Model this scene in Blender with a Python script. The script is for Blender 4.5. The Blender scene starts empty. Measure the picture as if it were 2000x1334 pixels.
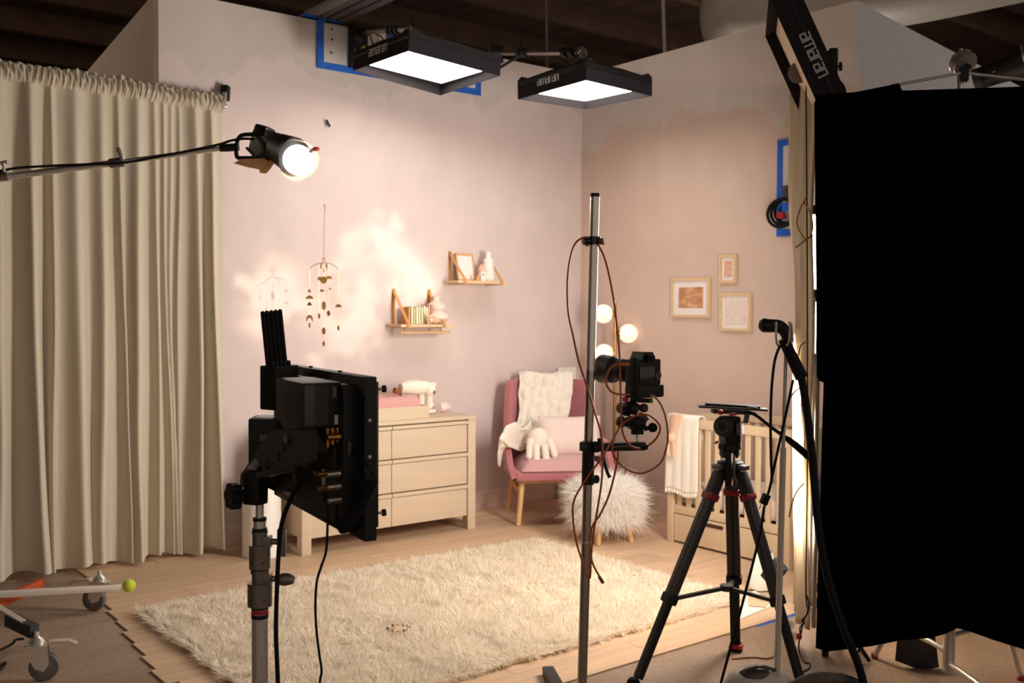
import bpy, bmesh, math, random
import numpy as np
from mathutils import Matrix, Vector, noise
random.seed(7)
rng = np.random.default_rng(7)
scn = bpy.context.scene
C = scn.collection

# ---------------------------------------------------------------- camera
cam_d = bpy.data.cameras.new('camera'); cam = bpy.data.objects.new('camera', cam_d); C.objects.link(cam)
cam_d.sensor_width = 36.0; cam_d.lens = 35.03; cam_d.clip_start = 0.05; cam_d.clip_end = 200
yaw, pitch, roll = 0.9022, -0.0292, 0.0048
fw = Vector((math.cos(yaw)*math.cos(pitch), math.sin(yaw)*math.cos(pitch), math.sin(pitch)))
rt = Vector((math.sin(yaw), -math.cos(yaw), 0)); up = rt.cross(fw)
R_ = rt*math.cos(roll)+up*math.sin(roll); U_ = up*math.cos(roll)-rt*math.sin(roll)
cam.matrix_world = Matrix(((R_.x, U_.x, -fw.x, -5.866), (R_.y, U_.y, -fw.y, -6.461), (R_.z, U_.z, -fw.z, 1.6), (0, 0, 0, 1)))
cam_d.dof.use_dof = True; cam_d.dof.focus_distance = 2.6; cam_d.dof.aperture_fstop = 7.0
scn.camera = cam
scn.view_settings.view_transform = 'Standard'; scn.view_settings.look = 'None'
scn.view_settings.gamma = 1.0; scn.view_settings.use_curve_mapping = False
scn.view_settings.exposure = 0.5

# ---------------------------------------------------------------- world: the dim warm glow of a large dark workshop
wd = bpy.data.worlds.new('world'); scn.world = wd; wd.use_nodes = True
wd.node_tree.nodes['Background'].inputs[0].default_value = (1.0, 0.86, 0.74, 1)
wd.node_tree.nodes['Background'].inputs[1].default_value = 0.30

def kelvin(o, c): o.color = c
def lamp(name, kind, loc, target, energy, color, **kw):
    d = bpy.data.lights.new(name, kind); o = bpy.data.objects.new(name, d); C.objects.link(o)
    d.energy = energy; d.color = color
    for k, v in kw.items(): setattr(d, k, v)
    o.location = loc
    if target is not None:
        o.rotation_euler = (Vector(target)-Vector(loc)).to_track_quat('-Z', 'Y').to_euler()
    return o
WARM = (1.0, 0.80, 0.60)
# large soft key: the light that comes through the muslin diffusion frame on the right of the set
KEY = lamp('diffusion_key', 'AREA', (-1.6902, -3.4571, 1.3784), (-3.4445, -0.7978, 1.0140), 100, (1.0, 0.94, 0.87), shape='RECTANGLE', size=.45, size_y=1.75)
# workshop house light high up at the right, then two added fill lamps
lamp('house_light_right', 'POINT', (5.5, -5.5, 5.2), None, 90, (.92, .94, 1.0), shadow_soft_size=.35)
lamp('duct_fill', 'POINT', (4.2, 1.2, 2.6), None, 130, (1.0, .93, .84), shadow_soft_size=.2)  # added fill behind the set to brighten the duct and ceiling, no fixture
lamp('return_wall_fill', 'POINT', (-8.0, 5.0, 5.2), None, 230, (1.0, .80, .60), shadow_soft_size=.35)  # added warm fill for the left return wall and ceiling, standing in for bounce

# ---------------------------------------------------------------- materials
def lin(c):
    return tuple(((v/255)/12.92 if v/255 <= 0.04045 else ((v/255+0.055)/1.055)**2.4) for v in c)
MATS = {}
def mat(name, rgb, rough=0.6, metal=0.0, bump=0.0, bscale=60, var=0.0, vscale=8, coat=0, sheen=0, emit=None, trans=None, spec=0.5, stretch=None, rand=0.0):
    m = bpy.data.materials.new(name); m.use_nodes = True
    nt = m.node_tree; p = nt.nodes['Principled BSDF']; L = nt.links
    c = lin(rgb)+(1,)
    p.inputs['Base Color'].default_value = c
    p.inputs['Roughness'].default_value = rough; p.inputs['Metallic'].default_value = metal
    p.inputs['Specular IOR Level'].default_value = spec
    p.inputs['Coat Weight'].default_value = coat; p.inputs['Sheen Weight'].default_value = sheen
    tc = nt.nodes.new('ShaderNodeTexCoord'); mp = nt.nodes.new('ShaderNodeMapping')
    L.new(tc.outputs['Object'], mp.inputs[0])
    if stretch: mp.inputs['Scale'].default_value = stretch
    last = None
    if var:
        n = nt.nodes.new('ShaderNodeTexNoise'); n.inputs['Scale'].default_value = vscale; n.inputs['Detail'].default_value = 5
        L.new(mp.outputs[0], n.inputs['Vector'])
        hs = nt.nodes.new('ShaderNodeHueSaturation'); hs.inputs['Color'].default_value = c
        mr = nt.nodes.new('ShaderNodeMapRange'); mr.inputs[1].default_value = 0.3; mr.inputs[2].default_value = 0.7
        mr.inputs[3].default_value = 1-var; mr.inputs[4].default_value = 1+var
        L.new(n.outputs[0], mr.inputs[0]); L.new(mr.outputs[0], hs.inputs['Value'])
        last = hs
        L.new(hs.outputs[0], p.inputs['Base Color'])
    if rand:
        oi = nt.nodes.new('ShaderNodeObjectInfo'); hs2 = nt.nodes.new('ShaderNodeHueSaturation')
        mr2 = nt.nodes.new('ShaderNodeMapRange'); mr2.inputs[3].default_value = 1-rand; mr2.inputs[4].default_value = 1+rand
        L.new(oi.outputs['Random'], mr2.inputs[0]); L.new(mr2.outputs[0], hs2.inputs['Value'])
        if last: L.new(last.outputs[0], hs2.inputs['Color'])
        else: hs2.inputs['Color'].default_value = c
        L.new(hs2.outputs[0], p.inputs['Base Color'])
    if bump:
        n2 = nt.nodes.new('ShaderNodeTexNoise'); n2.inputs['Scale'].default_value = bscale; n2.inputs['Detail'].default_value = 4
        L.new(mp.outputs[0], n2.inputs['Vector'])
        b = nt.nodes.new('ShaderNodeBump'); b.inputs['Strength'].default_value = bump; b.inputs['Distance'].default_value = 0.01
        L.new(n2.outputs[0], b.inputs['Height']); L.new(b.outputs[0], p.inputs['Normal'])
    if emit:
        p.inputs['Emission Color'].default_value = emit[0]+(1,); p.inputs['Emission Strength'].default_value = emit[1]
    if trans:
        t = nt.nodes.new('ShaderNodeBsdfTranslucent'); t.inputs[0].default_value = c
        mx = nt.nodes.new('ShaderNodeMixShader'); mx.inputs[0].default_value = trans
        out = nt.nodes['Material Output']
        L.new(p.outputs[0], mx.inputs[1]); L.new(t.outputs[0], mx.inputs[2]); L.new(mx.outputs[0], out.inputs[0])
    MATS[name] = m
    return m

# ---------------------------------------------------------------- mesh helpers
def V(p): return Vector(p)
def frame(o, x, y, z):
    x, y, z = Vector(x), Vector(y), Vector(z)
    return Matrix(((x.x, y.x, z.x, o[0]), (x.y, y.y, z.y, o[1]), (x.z, y.z, z.z, o[2]), (0, 0, 0, 1)))
def rotz(a): return Matrix.Rotation(a, 4, 'Z')
def TR(loc, rz=0.0): return Matrix.Translation(Vector(loc)) @ rotz(rz)
def axis_frame(p0, p1):
    p0, p1 = V(p0), V(p1); z = (p1-p0).normalized()
    a = Vector((0, 0, 1)) if abs(z.z) < 0.9 else Vector((1, 0, 0))
    x = a.cross(z).normalized(); y = z.cross(x)
    return frame(p0, x, y, z)
def spline(pts, n=6, closed=False):
    P = [V(p) for p in pts]; out = []
    m = len(P)
    rngi = range(m) if closed else range(m-1)
    for i in rngi:
        if closed: a, b, c, d = P[(i-1) % m], P[i], P[(i+1) % m], P[(i+2) % m]
        else: a, b, c, d = P[max(i-1, 0)], P[i], P[i+1], P[min(i+2, m-1)]
        for k in range(n):
            t = k/n
            out.append(0.5*((2*b)+(c-a)*t+(2*a-5*b+4*c-d)*t*t+(3*b-a-3*c+d)*t**3))
    if not closed: out.append(P[-1])
    return out
WM = {}
class MB:
    def __init__(s): s.v = []; s.f = []
    def add(s, vs, fs):
        o = len(s.v); s.v += [tuple(v) for v in vs]; s.f += [tuple(i+o for i in f) for f in fs]; return s
    def bm(s, bm, M=None):
        bm.verts.index_update()
        vs = [(M @ v.co if M else v.co.copy()) for v in bm.verts]
        fs = [[v.index for v in f.verts] for f in bm.faces]
        bm.free(); return s.add(vs, fs)
    def box(s, c, d, rz=0.0, bev=0.0, M=None, seg=2):
        b = bmesh.new(); bmesh.ops.create_cube(b, size=1.0)
        bmesh.ops.scale(b, vec=Vector(d), verts=b.verts)
        if bev: bmesh.ops.bevel(b, geom=list(b.edges), offset=bev, segments=seg, profile=0.7, affect='EDGES')
        T = TR(c, rz)
        return s.bm(b, (M @ T) if M else T)
    def bar(s, p0, p1, w, h, bev=0.0, upv=(0, 0, 1)):
        p0, p1 = V(p0), V(p1); x = (p1-p0); L = x.length; x.normalize()
        u = Vector(upv); y = u.cross(x)
        if y.length < 1e-4: y = Vector((1, 0, 0)).cross(x)
        y.normalize(); z = x.cross(y)
        return s.box((0, 0, 0), (L, w, h), 0, bev, frame((p0+p1)/2, x, y, z))
    def cyl(s, p0, p1, r0, r1=None, n=16, caps=True):
        r1 = r0 if r1 is None else r1
        return s.lathe([(r0, 0), (r1, (V(p1)-V(p0)).length)], axis_frame(p0, p1), n, caps)
    def lathe(s, prof, M=None, n=20, caps=True):
        vs = []; fs = []
        for r, z in prof:
            for k in range(n):
                a = 2*math.pi*k/n; p = Vector((r*math.cos(a), r*math.sin(a), z)); vs.append(M @ p if M else p)
        for i in range(len(prof)-1):
            for k in range(n):
                k2 = (k+1) % n; fs.append((i*n+k, i*n+k2, (i+1)*n+k2, (i+1)*n+k))
        if caps:
            fs.append(tuple(range(n-1, -1, -1))); fs.append(tuple((len(prof)-1)*n+k for k in range(n)))
        return s.add(vs, fs)
    def tube(s, pts, r, n=8, sp=6, closed=False, caps=True):
        P = spline(pts, sp, closed) if sp else [V(p) for p in pts]
        rr = r if callable(r) else (lambda t: r)
        m = len(P); vs = []; fs = []; prev = None
        for i, p in enumerate(P):
            if closed: t = (P[(i+1) % m]-P[i-1]).normalized()
            else: t = (P[min(i+1, m-1)]-P[max(i-1, 0)])
            if t.length < 1e-9: t = Vector((0, 0, 1))
            t.normalize()
            if prev is None:
                a = Vector((0, 0, 1)) if abs(t.z) < 0.9 else Vector((1, 0, 0)); x = a.cross(t).normalized()
            else:
                x = (prev-t*prev.dot(t))
                x = x.normalized() if x.length > 1e-6 else Vector((1, 0, 0))
            prev = x; y = t.cross(x); q = rr(i/max(1, m-1))
            for k in range(n):
                a = 2*math.pi*k/n; vs.append(p+(x*math.cos(a)+y*math.sin(a))*q)
        for i in range(m if closed else m-1):
            j = (i+1) % m
            for k in range(n):
                k2 = (k+1) % n; fs.append((i*n+k, i*n+k2, j*n+k2, j*n+k))
        if caps and not closed:
            fs.append(tuple(range(n-1, -1, -1))); fs.append(tuple((m-1)*n+k for k in range(n)))
        return s.add(vs, fs)
    def prism(s, poly, depth, M=None, z0=0.0):
        n = len(poly); vs = [Vector((x, y, z0)) for x, y in poly]+[Vector((x, y, z0+depth)) for x, y in poly]
        if M: vs = [M @ v for v in vs]
        fs = [tuple(range(n-1, -1, -1)), tuple(range(n, 2*n))]+[(i, (i+1) % n, n+(i+1) % n, n+i) for i in range(n)]
        return s.add(vs, fs)
    def ball(s, c, r, sc=(1, 1, 1), M=None, u=20, v=12):
        b = bmesh.new(); bmesh.ops.create_uvsphere(b, u_segments=u, v_segments=v, radius=r)
        T = Matrix.Translation(Vector(c)) @ Matrix.Diagonal(Vector((sc[0], sc[1], sc[2], 1)))
        return s.bm(b, (M @ T) if M else T)
    def grid(s, fn, nu, nv, closed_u=False):
        vs = [fn(i/(nu if closed_u else nu-1), j/(nv-1)) for i in range(nu) for j in range(nv)]
        fs = []
        for i in range(nu if closed_u else nu-1):
            for j in range(nv-1):
                a = i*nv+j; b = ((i+1) % nu)*nv+j; fs.append((a, b, b+1, a+1))
        return s.add(vs, fs)
    def build(s, name, m, parent=None, world=False, smooth=True, ang=40):
        me = bpy.data.meshes.new(name)
        vs = s.v
        if parent is None:
            xs = [v[0] for v in vs]; ys = [v[1] for v in vs]; zs = [v[2] for v in vs]
            o0 = Vector(((min(xs)+max(xs))/2, (min(ys)+max(ys))/2, min(zs)))
            vs = [(v[0]-o0.x, v[1]-o0.y, v[2]-o0.z) for v in vs]
        elif world:
            Mi = WM[parent.name].inverted(); vs = [tuple(Mi @ Vector(v)) for v in vs]
        me.from_pydata(vs, [], s.f); me.validate(); me.update()
        b = bmesh.new(); b.from_mesh(me); bmesh.ops.recalc_face_normals(b, faces=b.faces); b.to_mesh(me); b.free()
        if smooth:
            me.polygons.foreach_set('use_smooth', [True]*len(me.polygons))
            me.set_sharp_from_angle(angle=math.radians(ang))
        me.materials.append(MATS[m] if isinstance(m, str) else m)
        o = bpy.data.objects.new(name, me); C.objects.link(o)
        if parent is None:
            o.location = o0; WM[o.name] = Matrix.Translation(o0)
        else:
            o.parent = parent; WM[o.name] = WM[parent.name].copy()
        return o
def tag(o, label=None, cat=None, group=None, kind=None):
    if label: o['label'] = label
    if cat: o['category'] = cat
    if group: o['group'] = group
    if kind: o['kind'] = kind
    return o
def thing(name, label, cat, loc=(0, 0, 0), rz=0.0, group=None):
    o = bpy.data.objects.new(name, None); C.objects.link(o); o.empty_display_size = 0.05
    o.location = loc; o.rotation_euler = (0, 0, rz); WM[o.name] = TR(loc, rz)
    return tag(o, label, cat, group)
def solidify(o, t, off=0.0):
    m = o.modifiers.new('thickness', 'SOLIDIFY'); m.thickness = t; m.offset = off; return o
def subsurf(o, n=1):
    m = o.modifiers.new('smooth', 'SUBSURF'); m.levels = n; m.render_levels = n; return o
def nz(p, s=1.0): return noise.noise(Vector(p)*s)
def text_mb(txt, size, depth=0.001):
    cu = bpy.data.curves.new('lettering', 'FONT'); cu.body = txt; cu.size = size; cu.extrude = depth; cu.resolution_u = 3
    o = bpy.data.objects.new('lettering', cu); C.objects.link(o)
    dg = bpy.context.evaluated_depsgraph_get(); me = bpy.data.meshes.new_from_object(o.evaluated_get(dg))
    mb = MB(); mb.add([v.co.copy() for v in me.vertices], [tuple(p.vertices) for p in me.polygons])
    bpy.data.objects.remove(o); bpy.data.curves.remove(cu); bpy.data.meshes.remove(me)
    return mb
def strokes(segs, w, h, M, th=0.15, depth=0.0015):
    """square-cut lettering from straight strokes, in a frame M (x along the line, y up, z out)"""
    mb = MB()
    for x0, y0, x1, y1 in segs:
        a = Vector((x0*w, y0*h, 0)); b = Vector((x1*w, y1*h, 0)); d = (b-a); L = d.length; d.normalize()
        t = th*h/2; n = Vector((-d.y, d.x, 0))*t; a = a-d*t; b = b+d*t
        mb.prism([(q.x, q.y) for q in (a-n, b-n, b+n, a+n)], depth, M)
    return mb
def logo_amaran(M, h):
    A = [(0.1, 1, .85, 1), (.9, .95, .9, 0), (.1, .55, .85, .55), (0, .5, 0, .05), (.05, 0, .85, 0)]
    Mm = [(0, 0, 0, 1), (.05, 1, 1.55, 1), (.8, 0, .8, .95), (1.6, 0, 1.6, .95)]
    Rr = [(0, 0, 0, 1), (.05, 1, .6, 1)]
    N = [(0, 0, 0, 1), (.05, 1, .85, 1), (.9, 0, .9, .95)]
    out = []; x = 0
    for L, wd in ((A, .9), (Mm, 1.6), (A, .9), (Rr, .6), (A, .9), (N, .9)):
        out += [(a+x, b, c+x, d) for a, b, c, d in L]; x += wd+.32
    return strokes(out, h*0.69, h, M, 0.16), x*h*0.69

# ---------------------------------------------------------------- palette
mat('black', (20, 19, 19), 0.55, spec=0.35); mat('black_gloss', (14, 14, 15), 0.3); mat('black_rubber', (16, 15, 15), 0.75, spec=0.25)
mat('black_fabric', (46, 43, 45), 0.95, spec=0.05, bump=0.2, bscale=400)
mat('velvet', (5, 5, 6), 1.0, spec=0.0)
mat('dark_grey', (44, 42, 43), 0.6); mat('mid_grey', (98, 92, 90), 0.55); mat('graphite', (58, 52, 51), 0.45, bump=0.05)
mat('chrome', (222, 216, 208), 0.26, 0.7); mat('steel', (184, 176, 168), 0.34, 0.8); mat('dull_steel', (128, 116, 108), 0.45, 0.7)
mat('nickel', (176, 164, 154), 0.26, 0.85); mat('brass', (190, 146, 72), 0.3, 1.0); mat('brass_sheet', (196, 152, 84), 0.36, 0.75)
mat('gold_plug', (180, 130, 60), 0.35, 1.0)
mat('red', (176, 30, 36), 0.45); mat('red_rubber', (150, 34, 44), 0.5); mat('orange_cord', (176, 84, 30), 0.5); mat('orange_paint', (178, 70, 20), 0.45)
mat('green_bit', (40, 130, 40), 0.5); mat('yellow_bit', (190, 170, 40), 0.5)
mat('blue_tape', (28, 96, 196), 0.8, bump=0.1, bscale=90); mat('white_board', (206, 200, 194), 0.7)
mat('white_print', (205, 200, 196), 0.6); mat('grey_print', (205, 200, 196), 0.6)
mat('tennis', (200, 214, 40), 0.95, bump=0.5, bscale=220, sheen=0.4)
mat('curtain', (210, 198, 178), 0.9, bump=0.12, bscale=500, trans=0.12, spec=0.1)
mat('muslin', (228, 214, 192), 0.95, bump=0.1, bscale=300, trans=0.45, spec=0.05)
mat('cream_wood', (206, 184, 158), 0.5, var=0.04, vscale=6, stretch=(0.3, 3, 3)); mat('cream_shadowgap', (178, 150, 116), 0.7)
mat('crib_wood', (220, 194, 160), 0.55, var=0.05, vscale=7, stretch=(3, 3, 0.4))
mat('oak', (214, 166, 112), 0.5, var=0.08, vscale=10, stretch=(4, 4, 0.6)); mat('oak_light', (222, 190, 146), 0.55, var=0.06, vscale=12)
mat('leg_wood', (226, 178, 124), 0.5, var=0.06, vscale=12)
mat('leather', (202, 146, 84), 0.6, bump=0.15, bscale=200)
mat('pink_fabric', (184, 114, 118), 0.9, bump=0.15, bscale=350, sheen=0.3, spec=0.1); mat('pink_seat', (208, 160, 158), 0.9, bump=0.15, bscale=350, sheen=0.3, spec=0.1)
mat('pink_pad', (212, 156, 148), 0.85, bump=0.1, bscale=200); mat('pillow', (236, 214, 204), 0.95, bump=0.2, bscale=260, spec=0.1)
mat('plush', (244, 230, 214), 1.0, bump=0.5, bscale=160, spec=0.05); mat('plush_tan', (226, 186, 158), 1.0, bump=0.5, bscale=160, spec=0.05)
mat('plush_brown', (150, 92, 54), 1.0, bump=0.4, bscale=160); mat('throw', (245, 234, 220), 1.0, bump=0.7, bscale=90, spec=0.05)
mat('fur', (252, 248, 242), 0.95, spec=0.1, var=0.03, vscale=4, trans=0.4); mat('rug_fur', (250, 240, 224), 0.95, spec=0.08, var=0.05, vscale=3, trans=0.4)
mat('towel', (246, 236, 222), 1.0, bump=0.3, bscale=180, spec=0.05)
mat('white_paint', (238, 232, 226), 0.5); mat('white_ceramic', (240, 232, 222), 0.4); mat('white_plastic', (236, 230, 224), 0.35)
mat('globe', (255, 236, 210), 0.3, emit=((1.0, 0.80, 0.62), 0.5))
mat('mat_white', (240, 228, 224), 0.8); mat('denim', (62, 74, 104), 0.95, bump=0.3, bscale=80, var=0.3, vscale=14)
mat('ply', (214, 178, 140), 0.6, var=0.05, vscale=9, stretch=(1, 1, 5)); mat('slot_dark', (70, 44, 30), 0.9)
mat('card_white', (238, 226, 208), 0.8); mat('grey_plastic', (206, 194, 180), 0.4); mat('dark_lid', (74, 62, 54), 0.35)
mat('hose_grey', (120, 112, 106), 0.45); mat('duct', (206, 198, 188), 0.45, var=0.04); mat('beige_diff', (226, 206, 184), 0.8)
mat('gel', (248, 214, 164), 0.5, trans=0.3); mat('tracing', (206, 190, 170), 0.7, trans=0.22)
mat('beam_wood', (70, 46, 30), 0.85, bump=0.3, bscale=30, var=0.25, vscale=3); mat('board_wood', (62, 40, 26), 0.85, var=0.2, vscale=3, rand=0.25)
mat('channel', (66, 60, 60), 0.5); mat('strap_pad', (205, 188, 150), 0.9); mat('sticker', (196, 190, 182), 0.5)
mat('screen_glass', (30, 32, 38), 0.12); mat('bin_white', (240, 232, 224), 0.4); mat('sandbag', (40, 34, 40), 0.8, bump=0.25, bscale=120)
mat('book_cream', (244, 226, 190), 0.7); mat('book_tan', (206, 150, 100), 0.7); mat('book_green', (206, 206, 160), 0.7)
mat('terracotta', (214, 150, 118), 0.7); mat('peach', (228, 176, 150), 0.7); mat('blush_ceramic', (238, 214, 200), 0.5)
mat('lit_panel', (255, 250, 240), 0.5, emit=((1.0, 0.93, 0.86), 7.0))
mat('lit_spot', (255, 250, 240), 0.5, emit=((1.0, 0.93, 0.85), 5.0))
mat('lit_tube', (255, 255, 255), 0.5, emit=((1.0, 0.95, 0.92), 25.0))

def wall_mat(name, pink, bare, zb, warm):
    """painted flat: pink wash up to an uneven brushed line, bare primer above; cloudy limewash strokes"""
    m = bpy.data.materials.new(name); m.use_nodes = True; nt = m.node_tree; L = nt.links; p = nt.nodes['Principled BSDF']
    p.inputs['Roughness'].default_value = 0.8; p.inputs['Specular IOR Level'].default_value = 0.2
    g = nt.nodes.new('ShaderNodeNewGeometry'); sx = nt.nodes.new('ShaderNodeSeparateXYZ'); L.new(g.outputs['Position'], sx.inputs[0])
    def nzn(scale, detail, sc=(1, 1, 1), rough=0.5):
        mp = nt.nodes.new('ShaderNodeMapping'); mp.inputs['Scale'].default_value = sc; L.new(g.outputs['Position'], mp.inputs[0])
        n = nt.nodes.new('ShaderNodeTexNoise'); n.inputs['Scale'].default_value = scale; n.inputs['Detail'].default_value = detail
        n.inputs['Roughness'].default_value = rough; L.new(mp.outputs[0], n.inputs['Vector']); return n.outputs[0]
    def mth(op, a, b=None):
        q = nt.nodes.new('ShaderNodeMath'); q.operation = op
        for i, v in enumerate((a, b)):
            if v is None: continue
            if isinstance(v, (int, float)): q.inputs[i].default_value = v
            else: L.new(v, q.inputs[i])
        return q.outputs[0]
    def mr(v, a, b, c, d):
        q = nt.nodes.new('ShaderNodeMapRange'); L.new(v, q.inputs[0])
        for i, x in enumerate((a, b, c, d)): q.inputs[i+1].default_value = x
        return q.outputs[0]
    edge = mth('ADD', mth('ADD', sx.outputs[2], mth('MULTIPLY', mth('SUBTRACT', nzn(1.6, 2, (1, 1, .5)), .5), 0.75)), mth('MULTIPLY', mth('SUBTRACT', nzn(8, 5, (1, 1, .3), .65), .5), 0.34))
    k = mr(edge, zb-.012, zb+.012, 0, 1)
    mx = nt.nodes.new('ShaderNodeMix'); mx.data_type = 'RGBA'; L.new(k, mx.inputs[0])
    mx.inputs[6].default_value = lin(pink)+(1,); mx.inputs[7].default_value = lin(bare)+(1,)
    hs = nt.nodes.new('ShaderNodeHueSaturation'); L.new(mx.outputs[2], hs.inputs['Color'])
    cl = mth('ADD', mr(nzn(1.3, 4), .3, .7, -.05, .05), mr(nzn(5, 4, (1, 1, .6)), .3, .7, -.03, .03))
    L.new(mth('ADD', cl, 1.0), hs.inputs['Value'])
    L.new(hs.outputs[0], p.inputs['Base Color'])
    b = nt.nodes.new('ShaderNodeBump'); b.inputs['Strength'].default_value = .08; b.inputs['Distance'].default_value = .01
    L.new(nzn(40, 4), b.inputs['Height']); L.new(b.outputs[0], p.inputs['Normal'])
    MATS[name] = m
wall_mat('wall_paint', (216, 198, 193), (204, 192, 184), 3.30, 0)
wall_mat('wall_paint_right', (215, 190, 175), (214, 203, 194), 3.06, 0)
mat('wall_raw', (186, 172, 160), 0.85, bump=0.1, bscale=30, var=0.04)
mat('wall_raw_white', (206, 198, 196), 0.85, bump=0.1, bscale=30, var=0.03)
mat('baseboard', (226, 202, 190), 0.6)
def plank_mat():
    m = mat('plank', (202, 168, 136), 0.5, bump=0.04, bscale=40, var=0.13, vscale=2.2, stretch=(0.7, 9, 9), rand=0.09, spec=0.4)
plank_mat()
def concrete_mat():
    m = bpy.data.materials.new('concrete'); m.use_nodes = True; nt = m.node_tree; L = nt.links; p = nt.nodes['Principled BSDF']
    g = nt.nodes.new('ShaderNodeNewGeometry')
    def nzn(s, d):
        n = nt.nodes.new('ShaderNodeTexNoise'); n.inputs['Scale'].default_value = s; n.inputs['Detail'].default_value = d
        L.new(g.outputs['Position'], n.inputs['Vector']); return n.outputs[0]
    r = nt.nodes.new('ShaderNodeValToRGB'); L.new(nzn(1.1, 8), r.inputs[0])
    r.color_ramp.elements[0].position = .3; r.color_ramp.elements[0].color = lin((134, 108, 86))+(1,)
    r.color_ramp.elements[1].position = .72; r.color_ramp.elements[1].color = lin((176, 151, 130))+(1,)
    r2 = nt.nodes.new('ShaderNodeValToRGB'); L.new(nzn(45, 6), r2.inputs[0])
    r2.color_ramp.elements[0].position = .3; r2.color_ramp.elements[0].color = (.78, .78, .78, 1)
    r2.color_ramp.elements[1].position = .7; r2.color_ramp.elements[1].color = (1.1, 1.1, 1.1, 1)
    mx = nt.nodes.new('ShaderNodeMix'); mx.data_type = 'RGBA'; mx.blend_type = 'MULTIPLY'; mx.inputs[0].default_value = 1
    L.new(r.outputs[0], mx.inputs[6]); L.new(r2.outputs[0], mx.inputs[7]); L.new(mx.outputs[2], p.inputs['Base Color'])
    p.inputs['Roughness'].default_value = .6; p.inputs['Specular IOR Level'].default_value = .35
    b = nt.nodes.new('ShaderNodeBump'); b.inputs['Strength'].default_value = .1; b.inputs['Distance'].default_value = .01
    L.new(nzn(80, 5), b.inputs['Height']); L.new(b.outputs[0], p.inputs['Normal'])
    MATS['concrete'] = m
concrete_mat()

# ================================================================ THE SETTING
def struct(name, mb, m, parent=None, **kw):
    o = mb.build(name, m, parent, **kw)
    if parent is None: o['kind'] = 'structure'
    return o
FL = 0.009                                                        # top of the laminate
struct('floor', MB().box((2, 3, -.1), (30, 30, .2)), 'concrete', smooth=False)
# saw-cut joint across the concrete at the left, and at the right
# laminate: rows of planks parallel to the back wall, ragged at the left edge
fl = struct('floor_laminate', MB().box((-2.1, -1.58, .001), (4.1, 3.1, .002)), 'ply', smooth=False)
row = 0.2045; PL = 1.22; shared = {}
edges = [-4.19, -4.19, -4.215, -4.27, -4.27, -4.30, -4.315, -4.345, -4.36, -4.385, -4.41, -4.36, -4.40, -4.35, -4.38, -4.34]
for i, xl in enumerate(edges):
    yc = -(i+.5)*row+.0; x = xl; first = (0.45, .86, 1.22, .65)[i % 4]
    while x < -0.001:
        L = min(first if x == xl else PL, -x)
        key = round(L, 3)
        if key not in shared:
            mb = MB().box((L/2-.0008, 0, 0), (L-.0016, row-.0018, .007), 0, .0008, seg=1)
            o = mb.build('plank', 'plank', fl); shared[key] = o.data
        else:
            o = bpy.data.objects.new('plank', shared[key]); C.objects.link(o); o.parent = fl
        b = WM[fl.name].translation
        o.location = (x-b.x, yc-b.y, FL-.0035-b.z)
        x += L
# walls of the set: twelve-foot flats
HW = 3.662
struct('wall_back', MB().box((-1.83, .05, HW/2), (3.66, .1, HW)), 'wall_paint', smooth=False)
struct('wall_right', MB().box((.05, -1.28, HW/2), (.1, 2.76, HW)), 'wall_paint_right', smooth=False)
mb = MB(); mb.prism([(-3.66, .001), (-3.66+.1, .001), (-3.22, 3.2), (-3.32, 3.2)], HW, None)
struct('wall_return_left', mb, 'wall_raw', smooth=False)
mb = MB(); mb.prism([(.1, -2.648), (3.6, -2.15), (3.6, -2.05), (.1, -2.55)], HW, None)
struct('wall_return_right', mb, 'wall_raw_white', smooth=False)
struct('baseboard_back', MB().box((-1.83, -.008, FL+.07), (3.66, .016, .14), 0, .003), 'baseboard', smooth=False)
struct('baseboard_right', MB().box((-.008, -1.35, FL+.07), (.016, 2.6, .14), 0, .003), 'baseboard', smooth=False)
# workshop shell beyond the set
struct('wall_far_back', MB().box((2, 16.1, 3.1), (30, .2, 6.2)), 'beam_wood', smooth=False)
struct('wall_far_right', MB().box((14.1, 3, 3.1), (.2, 30, 6.2)), 'beam_wood', smooth=False)
struct('wall_far_left', MB().box((-11.1, 6, 3.1), (.2, 24, 6.2)), 'beam_wood', smooth=False)
ce = struct('ceiling', MB().box((2, 4, 6.12), (26, 25, .1)), 'beam_wood', smooth=False)
cz = WM[ce.name].translation
bd = MB().box((0, 0, 0), (.212, 25, .03), 0, .004, seg=1).build('ceiling_board', 'board_wood', ce); bd.location = (-9-cz.x, 4-cz.y, 6.055-cz.z)
for i in range(1, 100):
    o = bpy.data.objects.new('ceiling_board', bd.data); C.objects.link(o); o.parent = ce
    o.location = (-9+i*.218-cz.x, 4-cz.y, 6.055-cz.z)
bm0 = MB().box((0, 0, 0), (26, .14, .34), 0, .006, seg=1).build('beam', 'beam_wood', ce)
bm0.location = (2-cz.x, 6.1-cz.y, 5.87-cz.z)
for y in (7.9, 9.7, 11.5, 4.3, 2.5, .7, -1.1, -2.9, 13.3):
    o = bpy.data.objects.new('beam', bm0.data); C.objects.link(o); o.parent = ce; o.location = (2-cz.x, y-cz.y, 5.87-cz.z)

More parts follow.
